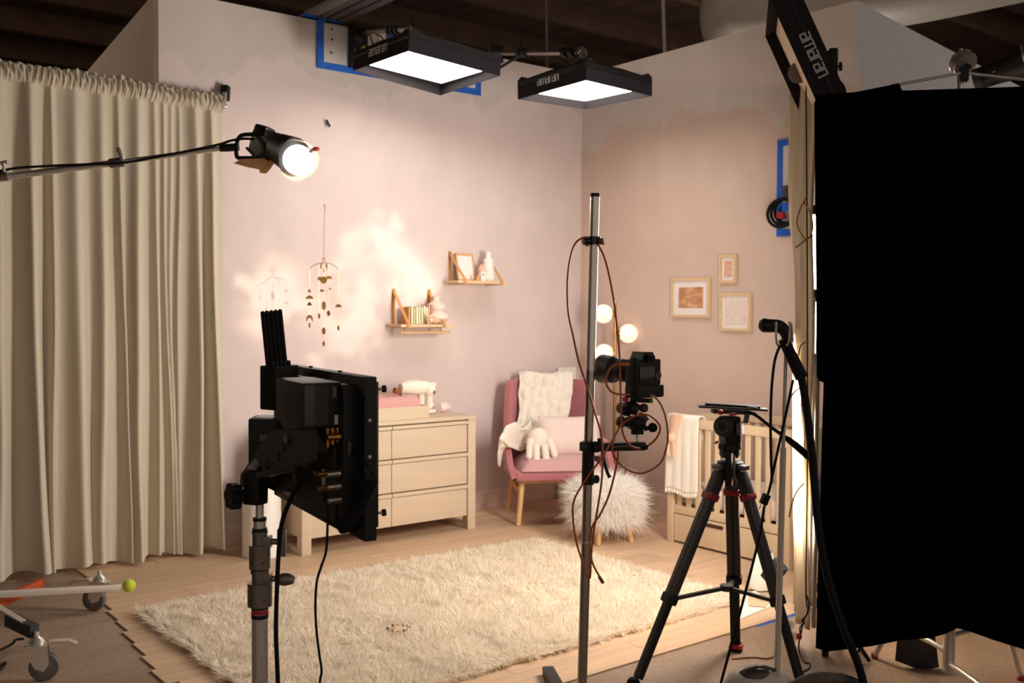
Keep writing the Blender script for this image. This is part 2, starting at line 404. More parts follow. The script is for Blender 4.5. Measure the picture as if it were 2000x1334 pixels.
# overhead services
d = thing('air_duct', 'large pale round ventilation duct with elbow above the right wall', 'duct', (3.0830, 0.106, 4.8819))
DP = [(3.0033, 0.6708, 4.6642), (2.8723, 0.652, 4.8040), (2.7490, 0.4987, 4.9213), (2.8088, 0.1959, 4.9037), (3.0603, -0.2565, 4.9386), (3.2952, -0.697, 4.9385)]
MB().tube(DP, .40, 28, 6).build('duct_section', 'duct', d, world=True)
MB().tube([(3.2046, -0.7538, 4.9157), (3.2301, -1.2858, 4.8643), (3.3276, -2.6383, 4.8487), (3.5385, -3.6980, 4.8336)], .44, 28, 5).build('duct_section', 'duct', d, world=True)
for a, b in (((2.8089, 0.1962, 4.9145), (2.8259, 0.1829, 4.9173)), ((2.9156, -0.0153, 4.9215), (2.9324, -0.0285, 4.9243)), ((3.2952, -0.697, 4.9385), (3.3197, -0.7162, 4.9438))):
    MB().cyl(a, b, .408, n=28).build('seam_ring', 'duct', d, world=True)
tag(MB().cyl((1.2754, 0.2288, 4.0734), (1.2597, 0.311, 5.9469), .016, n=8).build('hanger_rod', 'duct'), 'pale thin rod hanging from the ceiling behind the right wall', 'rod')
tag(MB().cyl((0.2551, 0.7688, 3.7751), (0.2597, 0.846, 5.9477), .012, n=8).build('hanger_rod', 'mid_grey'), 'thin grey rod hanging from the ceiling behind the wall corner', 'rod')
ch = thing('steel_channel', 'grey steel channel strut resting on top of the back wall', 'strut', (-2.5483, -0.0402, 3.6600))
for k in (-1, 0, 1):
    a = V((-2.4398, 0.1698, 3.7200)); b = V((-2.4414, -0.7208, 3.7200)); s = (b-a).cross(Vector((0, 0, 1))).normalized()*.085*k
    MB().bar(a+s, b+s, .07, .08, .008).build('rail', 'channel', ch, world=True)
mb = MB().box((0, 0, 0), (.30, .13, .012), 0, .003, TR((-2.4962, 0.045, 3.6852)))
tp = mb.build('tape_strip', 'blue_tape', ch, world=True)

# ---------------------------------------------------------------- curtain, rod and clamp
def cpath(s):                                                     # s in metres along the rod, from its right end
    x = -3.275-s*.985; t = max(0, s-.45)
    y = -.115+.10*t*t*.55+.035*t
    return x, y
def cz_top(s): return 3.005+.028*s
cu = thing('curtain', 'tall cream gathered curtain hanging at the left end of the back wall', 'curtain', (cpath(.9)[0], cpath(.9)[1], 0))
fold_c = []; s = 0.03
while s < 2.1:
    w = random.choice([.05, .075, .1, .14, .17, .11]); fold_c.append((s+w/2, w*.5, random.uniform(.55, 1.0)*(1 if w > .06 else .6))); s += w
def fold(s, t):
    v = 0
    for c, w, a in fold_c:
        c2 = c+.035*math.sin(c*23+t*2.2)*t+.02*nz((c*5, t*1.5, 3)); q = (s-c2)/(w*(.85+.25*t))
        if abs(q) < 1.4: v = max(v, a*math.exp(-q*q*2.6)*min(1, w*16+.25))
    return v
def curtain_pt(u, v):
    s = u*2.05; t = 1-v                                           # v=0 hem, v=1 top
    x, y = cpath(s); zt = cz_top(s); z = .04+v*(zt-.105-.04)+.012*math.sin(s*17)*(1-v)
    amp = .05+.13*t**.8
    yy = y+.03-amp*fold(s, t)-.012*nz((s*9, z*1.3, 1))
    return Vector((x+.02*nz((s*6, z*.9, 7))*t, min(yy, -.006) if x > -3.7 else yy, z))
MB().grid(curtain_pt, 420, 40).build('panel', 'curtain', cu, world=True, ang=180)
def header_pt(u, v):
    s = u*2.05; x, y = cpath(s); zt = cz_top(s); z = zt-.105+v*.105
    rip = .006*math.sin(s*330+9*nz((s*8, z*6, 0)))+.006*math.sin(s*190+v*4+6*nz((s*5, 0, 2)))
    bul = .022*math.sin(math.pi*min(1, max(0, (v-.12)/.8)))
    a = curtain_pt(u, 1.0)
    k = max(0, 1-v/.25)
    return Vector((x+.003*math.sin(s*195), (y-.005-bul-rip)*(1-k)+a.y*k, z))
MB().grid(header_pt, 1400, 9).build('header', 'curtain', cu, world=True, ang=180)
def ruff_pt(u, v):
    s = u*2.05; x, y = cpath(s); zt = cz_top(s)
    hgt = .012+.035*max(0, nz((s*7, 0, 5)))+.02*abs(nz((s*40, 1, 5)))+(.05*max(0, nz((s*2.2, 9, 5))) if s > .7 else 0)
    return Vector((x, y-.012+.02*v+.012*math.sin(s*120+v), zt-.004+v*hgt))
MB().grid(ruff_pt, 600, 4).build('ruffle', 'curtain', cu, world=True, ang=180)
rod = []
for k in range(12):
    s = k/11*2.4-.02; x, y = cpath(s); rod.append((x, y+.004, cz_top(s)-.06))
tag(MB().tube(rod, .014, 10, 3).build('curtain_rod', 'steel'), 'steel rod threaded through the header of the cream curtain', 'rod')
k = thing('rod_clamp', 'small black and chrome clamp on the wall at the end of the curtain rod', 'clamp', (-3.2500, -0.08, 2.9784))
MB().bar((-3.2338, -0.05, 3.0935), (-3.2453, -0.06, 2.9957), .05, .05, .008).build('body', 'black', k, world=True)
MB().bar((-3.2609, -0.09, 3.0424), (-3.2688, -0.1, 2.9525), .028, .022, .005).build('jaw', 'chrome', k, world=True)
MB().cyl((-3.2365, -0.03, 3.0018), (-3.2856, -0.15, 2.9656), .012, n=10).build('screw', 'chrome', k, world=True)
MB().cyl((-3.2133, 0, 3.0915), (-3.2420, -0.07, 3.0753), .02, n=10).build('wall_stud', 'black', k, world=True)
tag(MB().cyl((-2.4512, 0, 2.9484), (-2.4670, -0.03, 2.9421), .006, n=10).bar((-2.4786, -0.025, 2.9669), (-2.4528, -0.03, 2.9184), .014, .014, .003).build('wall_peg', 'black'), 'small black peg stuck to the back wall right of the boom spotlight', 'peg')

# ---------------------------------------------------------------- taped backing boards on the walls
b = thing('backing_board', 'long white backing board edged with blue tape high on the back wall', 'board', (-1.8687, 0, 3.5121))
P = [(-2.5195, 0, 3.6419), (-2.5198, 0, 3.3457), (-1.1283, 0, 3.3516), (-1.1296, 0, 3.6393)]
x0, x1, z0, z1 = P[0][0], P[2][0], 3.352, 3.645
MB().box(((x0+x1)/2, -.006, (z0+z1)/2), (x1-x0, .012, z1-z0)).build('panel', 'white_board', b, world=True, smooth=False)
for c, dd in ((((x0+x1)/2, -.014, z0), (x1-x0+.05, .003, .05)), ((x0, -.0145, (z0+z1)/2), (.055, .003, z1-z0+.05)), ((x1, -.0145, (z0+z1)/2), (.055, .003, z1-z0+.05))):
    MB().box(c, dd).build('tape_strip', 'blue_tape', b, world=True, smooth=False)
for px in ((-2.4291, -0.013, 3.6191), (-2.4291, -0.013, 3.5465), (-2.4332, -0.013, 3.4513)):
    MB().cyl(px, (px[0], px[1]-.004, px[2]), .008, n=8).build('screw_head', 'black', b, world=True)
MB().box((-1.9986, -0.016, 3.6312), (.10, .004, .11)).build('paper_note', 'card_white', b, world=True, smooth=False)
MB().box((-1.9564, -0.019, 3.6417), (.05, .004, .06)).build('tape_tab', 'blue_tape', b, world=True, smooth=False)
b = thing('backing_board', 'tall white backing board edged with blue tape on the right wall', 'board', (0, -2.2314, 2.4640))
ya, yb, za, zb = -2.09, -2.55, 2.17, 2.80
MB().box((-.006, (ya+yb)/2, (za+zb)/2), (.012, abs(yb-ya), zb-za)).build('panel', 'white_board', b, world=True, smooth=False)
for c, dd in (((-.014, (ya+yb)/2, za), (.003, abs(yb-ya)+.04, .05)), ((-.0145, ya, (za+zb)/2), (.003, .045, zb-za+.05)), ((-.0145, yb, (za+zb)/2), (.003, .045, zb-za+.05)), ((-.014, (ya+yb)/2, zb), (.003, abs(yb-ya)+.04, .045))):
    MB().box(c, dd).build('tape_strip', 'blue_tape', b, world=True, smooth=False)
k = thing('power_box', 'small black power box hung on the blue taped board of the right wall', 'box', (-0.04, -2.2108, 2.3919))
MB().bar((-0.05, -2.2123, 2.4901), (-0.05, -2.2137, 2.3980), .09, .07, .008, upv=(1, 0, 0)).build('body', 'dark_grey', k, world=True)
for q in ((-0.095, -2.2247, 2.4500), (-0.095, -2.2625, 2.4465), (-0.095, -2.2420, 2.4168)):
    MB().cyl(q, (q[0]-.02, q[1], q[2]), .009, n=8).build('socket', 'black', k, world=True)
MB().tube([(-0.05, -2.2038, 2.4909), (-0.07, -2.2136, 2.5307), (-0.05, -2.2110, 2.5751), (-0.03, -2.2130, 2.5979)], .009, 8).build('plug', 'black', k, world=True)
k = thing('cable_coil', 'coil of black cable tied with red under the power box on the right wall', 'cable', (-0.04, -2.1704, 2.2529))
for j in range(3):
    c = V((-0.03, -2.1706, 2.3177)); pts = [(c.x-.03*j-.01, c.y+(.10+.008*j)*math.cos(a), c.z+(.085+.006*j)*math.sin(a)-.01*j) for a in [i*math.pi/6 for i in range(12)]]
    MB().tube(pts, .011, 8, 3, closed=True).build('loop', 'black_rubber', k, world=True)
MB().box((-0.06, -2.1417, 2.2858), (.09, .05, .045), .4, .01).build('red_tie', 'red', k, world=True)
MB().box((-0.085, -2.1978, 2.3402), (.02, .05, .06), .3, .005).build('tape_tab', 'blue_tape', k, world=True)

# ================================================================ LIGHTING RIG
def soft_light(label, cor, skirt, emit_h, mt='lit_panel', logo=True, lit=True, logo_edge=(0, 1), logo_h=.042, notch=True):
    """square fabric-skirted light mat: cor = lower rim corners, skirt height along the back normal"""
    c = [V(p) for p in cor]; ctr = sum(c, Vector())/4
    n = (c[1]-c[0]).cross(c[3]-c[0]).normalized()
    if mt == 'lit_panel' and n.z < 0: n = -n
    if mt != 'lit_panel' and n.dot(Vector((.785, -.62, .2))) < 0: n = -n
    t = thing('soft_light', label, 'light', ctr, 0, 'square soft lights of the rig')
    for i in range(4):
        a, b = c[i], c[(i+1) % 4]; d = (b-a).normalized(); inn = (ctr-(a+b)/2).normalized()*.006
        k = .35 if notch else 0
        mb = MB(); prof = []
        L = (b-a).length
        for s, h in ((0, skirt*.86), (.06, skirt*1.0), (.16, skirt*(1-k*.45)), (.5, skirt*(1-k*.3)), (.84, skirt*(1-k*.45)), (.94, skirt), (1, skirt*.86)):
            prof.append((s*L, h))
        poly = [(0, 0), (L, 0)]+prof[::-1]
        M = frame(a, d, n, d.cross(n))
        mb.prism(poly, .006, M, -.003)
        mb.build('skirt_panel', 'black_fabric', t, world=True, smooth=False)
    # the mat itself, with a white diffuser bulging below
    u = (c[1]-c[0]); v = (c[3]-c[0])
    M = frame(ctr+n*(skirt*.72), u.normalized(), v.normalized() if u.cross(v).dot(n) > 0 else v.normalized(), n)
    MB().box((0, 0, 0), (u.length-.02, v.length-.02, .03), 0, .004, M).build('light_mat', 'black', t, world=True)
    def dif(a, b):
        bul = emit_h-.012*math.sin(math.pi*a)*math.sin(math.pi*b)
        return c[0]+u*(.018+.964*a)+v*(.018+.964*b)+n*bul
    mb = MB().grid(dif, 8, 8)
    mb.build('diffuser', mt, t, world=True)
    fr = MB()
    for i in range(4): fr.bar(c[i]+n*(skirt*.6), c[(i+1) % 4]+n*(skirt*.6), .012, .012)
    fr.build('frame', 'black', t, world=True)
    if logo:
        a, b = c[logo_edge[0]], c[logo_edge[1]]
        d = (b-a).normalized(); o_ = ((a+b)/2-ctr); out = n.cross(d).normalized()
        if out.dot(o_) < 0: out = -out
        yv = out.cross(d)
        if yv.dot(n) < 0 and logo != 'flip': d = -d; a, b = b, a; yv = out.cross(d)
        lw = 7.4*logo_h*.69
        # read from outside: left to right
        o = a+d*((b-a).length*.47-lw/2)+n*(skirt*.36)+out*.0065
        mb, _ = logo_amaran(frame(o, d, yv, out), logo_h)
        mb.build('logo', 'grey_print', t, world=True, smooth=False)
    return t
QA = [(-2.5324, -1.1921, 3.2088), (-2.5437, -0.5288, 3.2112), (-1.8281, -0.5089, 3.1499), (-1.8556, -1.2409, 3.1507)]
QB = [(-1.4773, -1.6637, 3.1009), (-1.4740, -0.9577, 3.0953), (-0.8566, -0.9823, 3.1035), (-0.7844, -1.5835, 3.1092)]
soft_light('square black-skirted soft light glowing white, left of the overhead pair', QA, .15, .06)
soft_light('square black-skirted soft light glowing white, right of the overhead pair near the corner', QB, .15, .06)

# arms carrying the overhead lights
ar = thing('rigging_arm', 'black wall bracket and steel arm holding the left overhead soft light', 'arm', (-2.2223, -0.03, 3.5120))
MB().box((-2.2322, -0.04, 3.5157), (.13, .07, .30), 0, .008).build('wall_plate', 'black', ar, world=True)
MB().box((-2.2577, -0.085, 3.5682), (.06, .03, .05), 0, .005).build('clamp_block', 'dark_grey', ar, world=True)
p0 = V((-2.2267, -0.06, 3.6229)); p1 = Vector((-2.28, -.82, 3.47))
MB().cyl(p0, p1, .02, n=12).build('tube', 'nickel', ar, world=True)
MB().cyl(p0, p0+(p1-p0)*.16, .03, n=12).build('socket', 'black', ar, world=True)
d_ = (p1-p0).normalized()
for q in (.60, .68, .76): MB().cyl(p0+(p1-p0)*q, p0+(p1-p0)*(q+.03), .032, n=12).build('collar', 'black', ar, world=True)
MB().lathe([(.02, 0), (.045, .004), (.045, .03), (.02, .034)], axis_frame(p1+Vector((0, 0, -.02)), p1+Vector((.3, -.1, .05))), 16).build('grip_disc', 'dull_steel', ar, world=True)
MB().cyl(p1, (-2.2, -.86, 3.30), .012, n=10).build('pin', 'nickel', ar, world=True)
MB().cyl(p1+Vector((0, 0, -.01)), p1+Vector((.03, -.02, .09)), .008, n=8).build('handle', 'black', ar, world=True)
MB().box((-2.19, -.86, 3.285), (.24, .16, .025), 0, .005).build('mount_plate', 'black', ar, world=True)
MB().tube([(-2.1693, -0.1, 3.6134), (-2.1436, -0.1, 3.5478), (-2.0842, -0.05, 3.5310)], .005, 6).build('lead', 'black_rubber', ar, world=True)
MB().tube([(-2.1432, -0.15, 3.5999), (-2.1304, -0.2, 3.5769), (-2.0403, -0.1, 3.5542), (-2.0566, -0.04, 3.5339)], .005, 6).build('lead', 'black_rubber', ar, world=True)
MB().tube([(-2.2799, -0.08, 3.4850), (-2.2494, -0.1, 3.4787), (-2.2115, -0.1, 3.4996), (-2.2158, -0.1, 3.5136), (-2.2368, -0.1, 3.4954)], .008, 8).build('lead', 'yellow_bit', ar, world=True)
ar = thing('rigging_arm', 'steel arm with grip heads holding the right overhead soft light', 'arm', (-0.8869, -0.04, 3.6789))
p0 = V((-0.9679, -0.03, 3.6840)); p1 = Vector((-1.14, -1.24, 3.42))
MB().cyl(p0, p1, .018, n=12).build('tube', 'nickel', ar, world=True)
for q in (.30, .36, .82, .9): MB().cyl(p0+(p1-p0)*q, p0+(p1-p0)*(q+.04), .036, n=12).build('collar', 'black', ar, world=True)
MB().cyl(p1, (-1.12, -1.28, 3.22), .012, n=10).build('pin', 'nickel', ar, world=True)
MB().box((-1.12, -1.29, 3.205), (.24, .16, .025), 0, .005).build('mount_plate', 'black', ar, world=True)
MB().cyl((-0.9284, -0.02, 3.5693), p0+(p1-p0)*.36, .012, n=8).build('brace', 'black', ar, world=True)
MB().cyl(p0+(p1-p0)*.33+Vector((0, 0, -.02)), p0+(p1-p0)*.33+Vector((0, 0, .09)), .008, n=8).build('handle', 'black', ar, world=True)
MB().lathe([(.02, 0), (.04, .004), (.04, .03), (.02, .034)], axis_frame(p1, p1+Vector((.3, .2, .1))), 16).build('grip_disc', 'dull_steel', ar, world=True)
MB().tube([p0+(p1-p0)*.4, p0+(p1-p0)*.6+Vector((0, 0, -.07)), p0+(p1-p0)*.8+Vector((0, 0, -.05)), (-1.2, -1.3, 3.22)], .004, 6).build('lead', 'black_rubber', ar, world=True)
MB().box((-0.9565, -0.015, 3.6889), (.14, .03, .14), 0, .006).build('wall_plate', 'black', ar, world=True)

# ---------------------------------------------------------------- boom with the diffused spot lamp, on a rolling stand
bs = thing('rolling_stand', 'chrome rolling stand base with braked casters at the bottom left', 'stand', (-5.06, -1.22, 0))
hub = Vector((-5.06, -1.22, .17))
MB().cyl((hub.x, hub.y, .12), (hub.x, hub.y, 2.3), .03, n=16).build('column', 'chrome', bs, world=True)
MB().cyl((hub.x, hub.y, .10), (hub.x, hub.y, .34), .05, n=16).build('hub', 'dull_steel', bs, world=True)
def caster(bs, p, az, brake=True):
    """swivel caster whose wheel touches the floor below p (leg end)"""
    M = TR((p[0], p[1], 0), az)
    w = MB().lathe([(.02, -.016), (.056, -.016), (.062, -.010), (.062, .010), (.056, .016), (.02, .016)], M @ frame((.03, 0, .062), (1, 0, 0), (0, 0, 1), (0, -1, 0)), 24)
    wheel = w.build('caster_wheel', 'mid_grey', bs, world=True)
    MB().lathe([(.008, -.02), (.036, -.02), (.036, .02), (.008, .02)], M @ frame((.03, 0, .062), (1, 0, 0), (0, 0, 1), (0, -1, 0)), 20).build('wheel_disc', 'dull_steel', wheel, world=True)
    f = MB()
    for s in (-1, 1):
        f.prism([(-.035, .155), (.045, .155), (.052, .075), (.03, .045), (-.005, .06), (-.04, .13)], .004, M @ frame((0, s*.025, 0), (1, 0, 0), (0, 0, 1), (0, -1, 0)), -.002)
    f.box((0, 0, .156), (.09, .055, .008), 0, .003, M)
    f.build('caster_fork', 'chrome', bs, world=True)
    MB().lathe([(.032, .158), (.036, .17), (.026, .185), (.012, .195), (.010, .215)], M, 18).build('caster_swivel', 'chrome', bs, world=True)
    if brake:
        MB().prism([(0, .0), (.02, .012), (.10, .006), (.13, -.012), (.132, 0), (.10, .018), (.02, .022)], .04, M @ frame((.03, 0, .15), (1, 0, 0), (0, 0, 1), (0, -1, 0)), -.02).build('brake_pedal', 'chrome', bs, world=True)
c1 = V((-4.3204, -0.9726, 0)); c2 = V((-4.8317, -1.8546, -0))
tip = V((-4.2546, -1.1519, 0.155))
MB().bar((hub.x, hub.y, .26), tip, .02, .034, .004).build('leg', 'chrome', bs, world=True)
MB().ball(tip+Vector((.03, -.004, .005)), .034).build('tennis_ball', 'tennis', bs, world=True)
bl = bs.children[-1]; bl['label'] = 'yellow-green tennis ball capping the leg end'
caster(bs, c1, 2.4)
e2 = Vector((c2.x, c2.y, .20))
MB().bar((hub.x, hub.y, .33), e2+Vector((-.02, .03, .02)), .03, .045, .004).build('leg', 'chrome', bs, world=True)
MB().bar(e2+(hub-e2)*.30+Vector((0, 0, .045)), e2+Vector((-.005, .01, .015)), .045, .055, .006).build('leg_sleeve', 'dark_grey', bs, world=True)
caster(bs, c2, -.35)
e3 = Vector((-5.75, -.75, .2)); MB().bar((hub.x, hub.y, .26), e3, .03, .05, .004).build('leg', 'chrome', bs, world=True); caster(bs, e3, 2.0)
MB().bar((hub.x+.03, hub.y-.02, .145), V((-4.6199, -1.0163, 0.205)), .03, .05, .004).build('brace', 'orange_paint', bs, world=True)
MB().cyl(V((-4.6083, -0.9657, 0.2))+Vector((0, -.02, 0)), V((-4.6083, -0.9657, 0.2))+Vector((0, .02, 0)), .016, n=10).build('bolt', 'orange_paint', bs, world=True)
tag(MB().tube([(-5.2, -1.6, .012), (-4.8537, -1.3440, 0.012), (-4.8233, -1.4112, 0.06), (-4.8544, -1.7118, 0.15)], .006, 6).tube([(-5.3, -2.1, .01), (-4.9239, -1.5901, 0.012), (-4.9268, -1.6363, 0.012), (-4.9580, -1.6599, 0.012)], .006, 6).build('power_cable', 'black_rubber'), 'thin black cable trailing on the concrete by the rolling stand', 'cable')

bo = thing('boom_arm', 'telescoping chrome boom arm reaching in from the left edge', 'boom', (hub.x, hub.y, 2.3))
B0 = V((-4.9580, -0.8056, 2.2316)); B1 = V((-3.8831, -1.6223, 2.4179)); dB = (B1-B0).normalized()
MB().cyl(B0+(B0-B1)*.3, (-4.3208, -1.2922, 2.3393), .0165, n=14).build('outer_tube', 'chrome', bo, world=True)
MB().cyl((-4.3208, -1.2922, 2.3393), B1, .0125, n=14).build('inner_tube', 'chrome', bo, world=True)
MB().cyl((-4.3410, -1.2764, 2.3353), (-4.2845, -1.3207, 2.3447), .024, n=14).build('lock_collar', 'dull_steel', bo, world=True)
MB().bar((-4.2999, -1.3466, 2.3503), (-4.3190, -1.3292, 2.4114), .014, .02, .004).build('lock_lever', 'chrome', bo, world=True)
MB().cyl((-4.7790, -0.9586, 2.2647), (-4.7428, -0.987, 2.2700), .026, n=14).build('lock_collar', 'nickel', bo, world=True)
MB().cyl((-4.7650, -0.9943, 2.2850), (-4.7664, -0.9916, 2.3307), .010, n=10).build('lock_screw', 'chrome', bo, world=True)
MB().cyl((-4.7784, -0.9822, 2.3281), (-4.7523, -1.0025, 2.3359), .010, n=10).build('lock_knob', 'chrome', bo, world=True)
MB().cyl((-3.9033, -1.6065, 2.4152), (-3.8872, -1.6191, 2.4179), .018, n=12).build('end_ring', 'black', bo, world=True)
tag(MB().tube([(-4.9033, -0.8865, 2.2485), (-4.7429, -1.0113, 2.3004), (-4.5778, -1.1155, 2.3195), (-4.4431, -1.2472, 2.3251), (-4.3033, -1.3573, 2.3336), (-4.1361, -1.4624, 2.3732), (-3.9349, -1.6194, 2.4255), (-3.8745, -1.6663, 2.4489), (-3.8242, -1.7056, 2.4594), (-3.7802, -1.7404, 2.4571)], .0065, 8).build('power_cable', 'black_rubber'), 'black cable strung along the chrome boom arm', 'cable')
sp = thing('spot_lamp', 'black spot lamp with taped diffusion glowing at the end of the boom arm', 'lamp', (-3.6819, -1.7823, 2.3909))
MB().cyl((-3.8872, -1.6191, 2.4179), (-3.8306, -1.6636, 2.4234), .02, n=12).build('spigot', 'black', sp, world=True)
MB().tube([(-3.7209, -1.7480, 2.4857), (-3.8056, -1.6811, 2.4852), (-3.8300, -1.6625, 2.4670), (-3.8386, -1.6571, 2.4285), (-3.8393, -1.6582, 2.3848), (-3.8234, -1.6714, 2.3669), (-3.7210, -1.7776, 2.3722)], .0105, 8, 3).build('yoke', 'black', sp, world=True)
MB().bar((-3.8294, -1.7544, 2.4095), (-3.7962, -1.7822, 2.3641), .014, .012, .003).build('yoke_lever', 'black', sp, world=True)
# body: axis from rear (505,270) to front (575,305), tipped towards the camera
hb = V((-3.7165, -1.6893, 2.4426)); fr_ = V((-3.6964, -1.8601, 2.3901)); ax = (fr_-hb).normalized()
MB().bar(V((-3.7158, -1.6509, 2.4631)), V((-3.6894, -1.8277, 2.3821)), .11, .115, .014).build('housing', 'dark_grey', sp, world=True)
MB().bar((-3.7423, -1.7044, 2.5174), (-3.7110, -1.7685, 2.4866), .08, .055, .018).build('control_box', 'black_gloss', sp, world=True)
MB().cyl((-3.7333, -1.7754, 2.5135), (-3.7343, -1.8014, 2.4794), .006, n=8).build('latch', 'chrome', sp, world=True)
MB().cyl((-3.7626, -1.7135, 2.5265), (-3.7408, -1.7438, 2.5197), .007, n=8).build('tilt_pin', 'black', sp, world=True)
MB().bar((-3.7214, -1.7731, 2.4847), (-3.6966, -1.8317, 2.4644), .06, .04, .01).build('cap', 'graphite', sp, world=True)
MB().cyl((-3.7129, -1.8316, 2.4626), (-3.6843, -1.8807, 2.4366), .02, n=12).build('red_grip', 'red_rubber', sp, world=True)
MB().cyl((-3.6890, -1.8270, 2.4101), (-3.6715, -1.9445, 2.3648), .075, .09, n=24).build('nozzle', 'black', sp, world=True)
LD = V((-3.6593, -1.9807, 2.3368)); la = axis_frame(LD, LD+Vector((-3.7000, -2.1542, 2.2910))-V((-3.6593, -1.9807, 2.3368)))
MB().lathe([(.0, .02), (.03, .019), (.055, .013), (.073, 0), (.073, -.015)], la, 28, False).build('lens', 'lit_spot', sp, world=True)
mb = MB()
def diff_pt(u, v):
    a = u*2*math.pi; r = .078+.022*v+.005*math.sin(a*3+1)*v+.002*math.sin(a*7)*v
    return la @ Vector((r*math.cos(a), r*math.sin(a), -.13+.125*v))
mb.grid(diff_pt, 40, 6, True); tr = mb.build('tracing_sleeve', 'tracing', sp, world=True); 
mb = MB(); mb.add([(-3.8923, -1.7460, 2.3262), (-3.8439, -1.7194, 2.3542), (-3.7240, -1.8139, 2.3600), (-3.7408, -1.8910, 2.3318), (-3.7677, -1.8967, 2.2937), (-3.7751, -1.8660, 2.2739), (-3.7902, -1.8284, 2.2791), (-3.7939, -1.8248, 2.2966), (-3.8352, -1.7918, 2.3065)], [(0, 1, 8), (1, 2, 8), (2, 3, 4), (2, 4, 7, 8), (4, 5, 6, 7)])
solidify(mb.build('gel_sheet', 'gel', sp, world=True, smooth=False), .001)
MB().bar((-3.6248, -2.0320, 2.3738), (-3.6203, -2.0607, 2.3831), .012, .012, .002).build('clip', 'black', sp, world=True)
MB().bar((-3.6223, -2.0593, 2.3806), (-3.6121, -2.0926, 2.3849), .022, .016, .003).build('clip_tip', 'red', sp, world=True)
sl = lamp('spot_lamp_light', 'SPOT', tuple(la @ Vector((0, 0, .05))), tuple(la @ Vector((0, 0, 2.0))), 14, (1.0, .88, .74), spot_size=1.7, spot_blend=.8, shadow_soft_size=.07)

# ---------------------------------------------------------------- leaf-pattern projector spot behind the black flag, its stand
SP = V((-1.043, -3.981, 2.744)); ST = V((-2.2047, 0, 1.7270))
ps = thing('projector_spot', 'long black projector spotlight pointing left above the black flag', 'lamp', (-0.9937, -4.0826, 2.7826))
bk_ = (SP-ST).normalized(); a0 = SP+bk_*.03; a1 = SP+bk_*.25; a2 = SP+bk_*.50
ax = (a1-a0).normalized(); Mx = axis_frame(a0, a1); Lx = (a1-a0).length
MB().lathe([(.046, 0), (.052, .004), (.056, Lx*.5), (.064, Lx*.8), (.078, Lx)], Mx, 28).build('barrel', 'black', ps, world=True)
MB().lathe([(.050, -.012), (.054, -.012), (.054, .02), (.050, .02)], Mx, 28, False).build('lens_hood', 'graphite', ps, world=True)
MB().lathe([(.079, Lx), (.088, Lx+.008), (.088, Lx+.02), (.081, Lx+.03)], Mx, 28).build('lock_ring', 'nickel', ps, world=True)
MB().lathe([(.084, Lx+.03), (.09, Lx+.06), (.09, Lx+.34), (.075, Lx+.37)], Mx, 24).build('lamp_body', 'black_gloss', ps, world=True)
MB().bar(a1+Vector((0, 0, -.08)), a2+Vector((0, 0, -.12)), .05, .14, .01).build('yoke', 'black', ps, world=True)
o_ = a0+ax*(Lx*.36); outv = (Vector((-5.87, -6.46, 1.6))-o_).normalized(); yv = outv.cross(ax)
if yv.z < 0: yv = -yv
outv = ax.cross(yv).normalized()
tx = text_mb('Spotlight', .034); tb = MB()
Mt = frame(o_+outv*.0535-yv*.012+ax*.0, ax, yv, outv)
tb.add([Mt @ V(q) for q in tx.v], tx.f); tb.build('lettering', 'grey_print', ps, world=True, smooth=False)
gobo = lamp('projector_spot_light', 'SPOT', tuple(SP), tuple(ST), 330, (1.0, .88, .70), spot_size=math.radians(24), spot_blend=.15, shadow_soft_size=.018)
# dappled leaf pattern cut in the projector's slide: soft openings at (x, y, radius, opening) on the slide
SLIDE = [(0.0726, 0.1281, 0.0288, 0.8), (0.0528, 0.0848, 0.0499, 1), (0.0953, 0.0529, 0.0476, 1), (0.1281, 0.0211, 0.0421, 1), (0.1549, -0.0084, 0.0334, 0.9), (0.0917, -0.0141, 0.0444, 0.9), (0.0019, 0.0722, 0.0403, 0.65), (-0.0362, 0.0553, 0.0322, 0.6), (0.0215, 0.0119, 0.046, 0.85), (-0.0095, -0.0207, 0.0408, 0.8), (-0.0442, -0.0526, 0.0386, 0.85), (0.0019, -0.0593, 0.0411, 0.8), (0.0211, -0.0838, 0.0297, 0.6), (-0.0799, -0.0118, 0.0298, 0.7), (-0.0349, -0.089, 0.0237, 0.7), (-0.0732, -0.0993, 0.0172, 0.7), (-0.1364, 0.0286, 0.0435, 1.425), (-0.1813, 0.0121, 0.0227, 1.33), (-0.1598, -0.0375, 0.0321, 1.14), (-0.115, -0.0134, 0.0327, 0.95), (-0.1472, -0.0036, 0.0486, 0.9), (-0.1523, 0.0315, 0.0403, 0.6)]
gobo.data.use_nodes = True; gnt = gobo.data.node_tree; em = gnt.nodes['Emission']; GL = gnt.links
def gnode(op, a, b=None, c=None):
    q = gnt.nodes.new('ShaderNodeMath'); q.operation = op
    for i, v in enumerate((a, b, c)):
        if v is None: continue
        if isinstance(v, (int, float)): q.inputs[i].default_value = v
        else: GL.new(v, q.inputs[i])
    return q.outputs[0]
tc = gnt.nodes.new('ShaderNodeTexCoord'); gx = gnt.nodes.new('ShaderNodeSeparateXYZ'); GL.new(tc.outputs['Normal'], gx.inputs[0])
gn = gnt.nodes.new('ShaderNodeTexNoise'); gn.inputs['Scale'].default_value = 24; gn.inputs['Detail'].default_value = 1.0
GL.new(tc.outputs['Normal'], gn.inputs['Vector'])
az = gnode('ABSOLUTE', gx.outputs[2]); wob = gnode('MULTIPLY', gnode('SUBTRACT', gn.outputs[0], .5), .085)
lx_ = gnode('ADD', gnode('DIVIDE', gx.outputs[0], az), wob); ly_ = gnode('SUBTRACT', gnode('DIVIDE', gx.outputs[1], az), wob)
acc = None
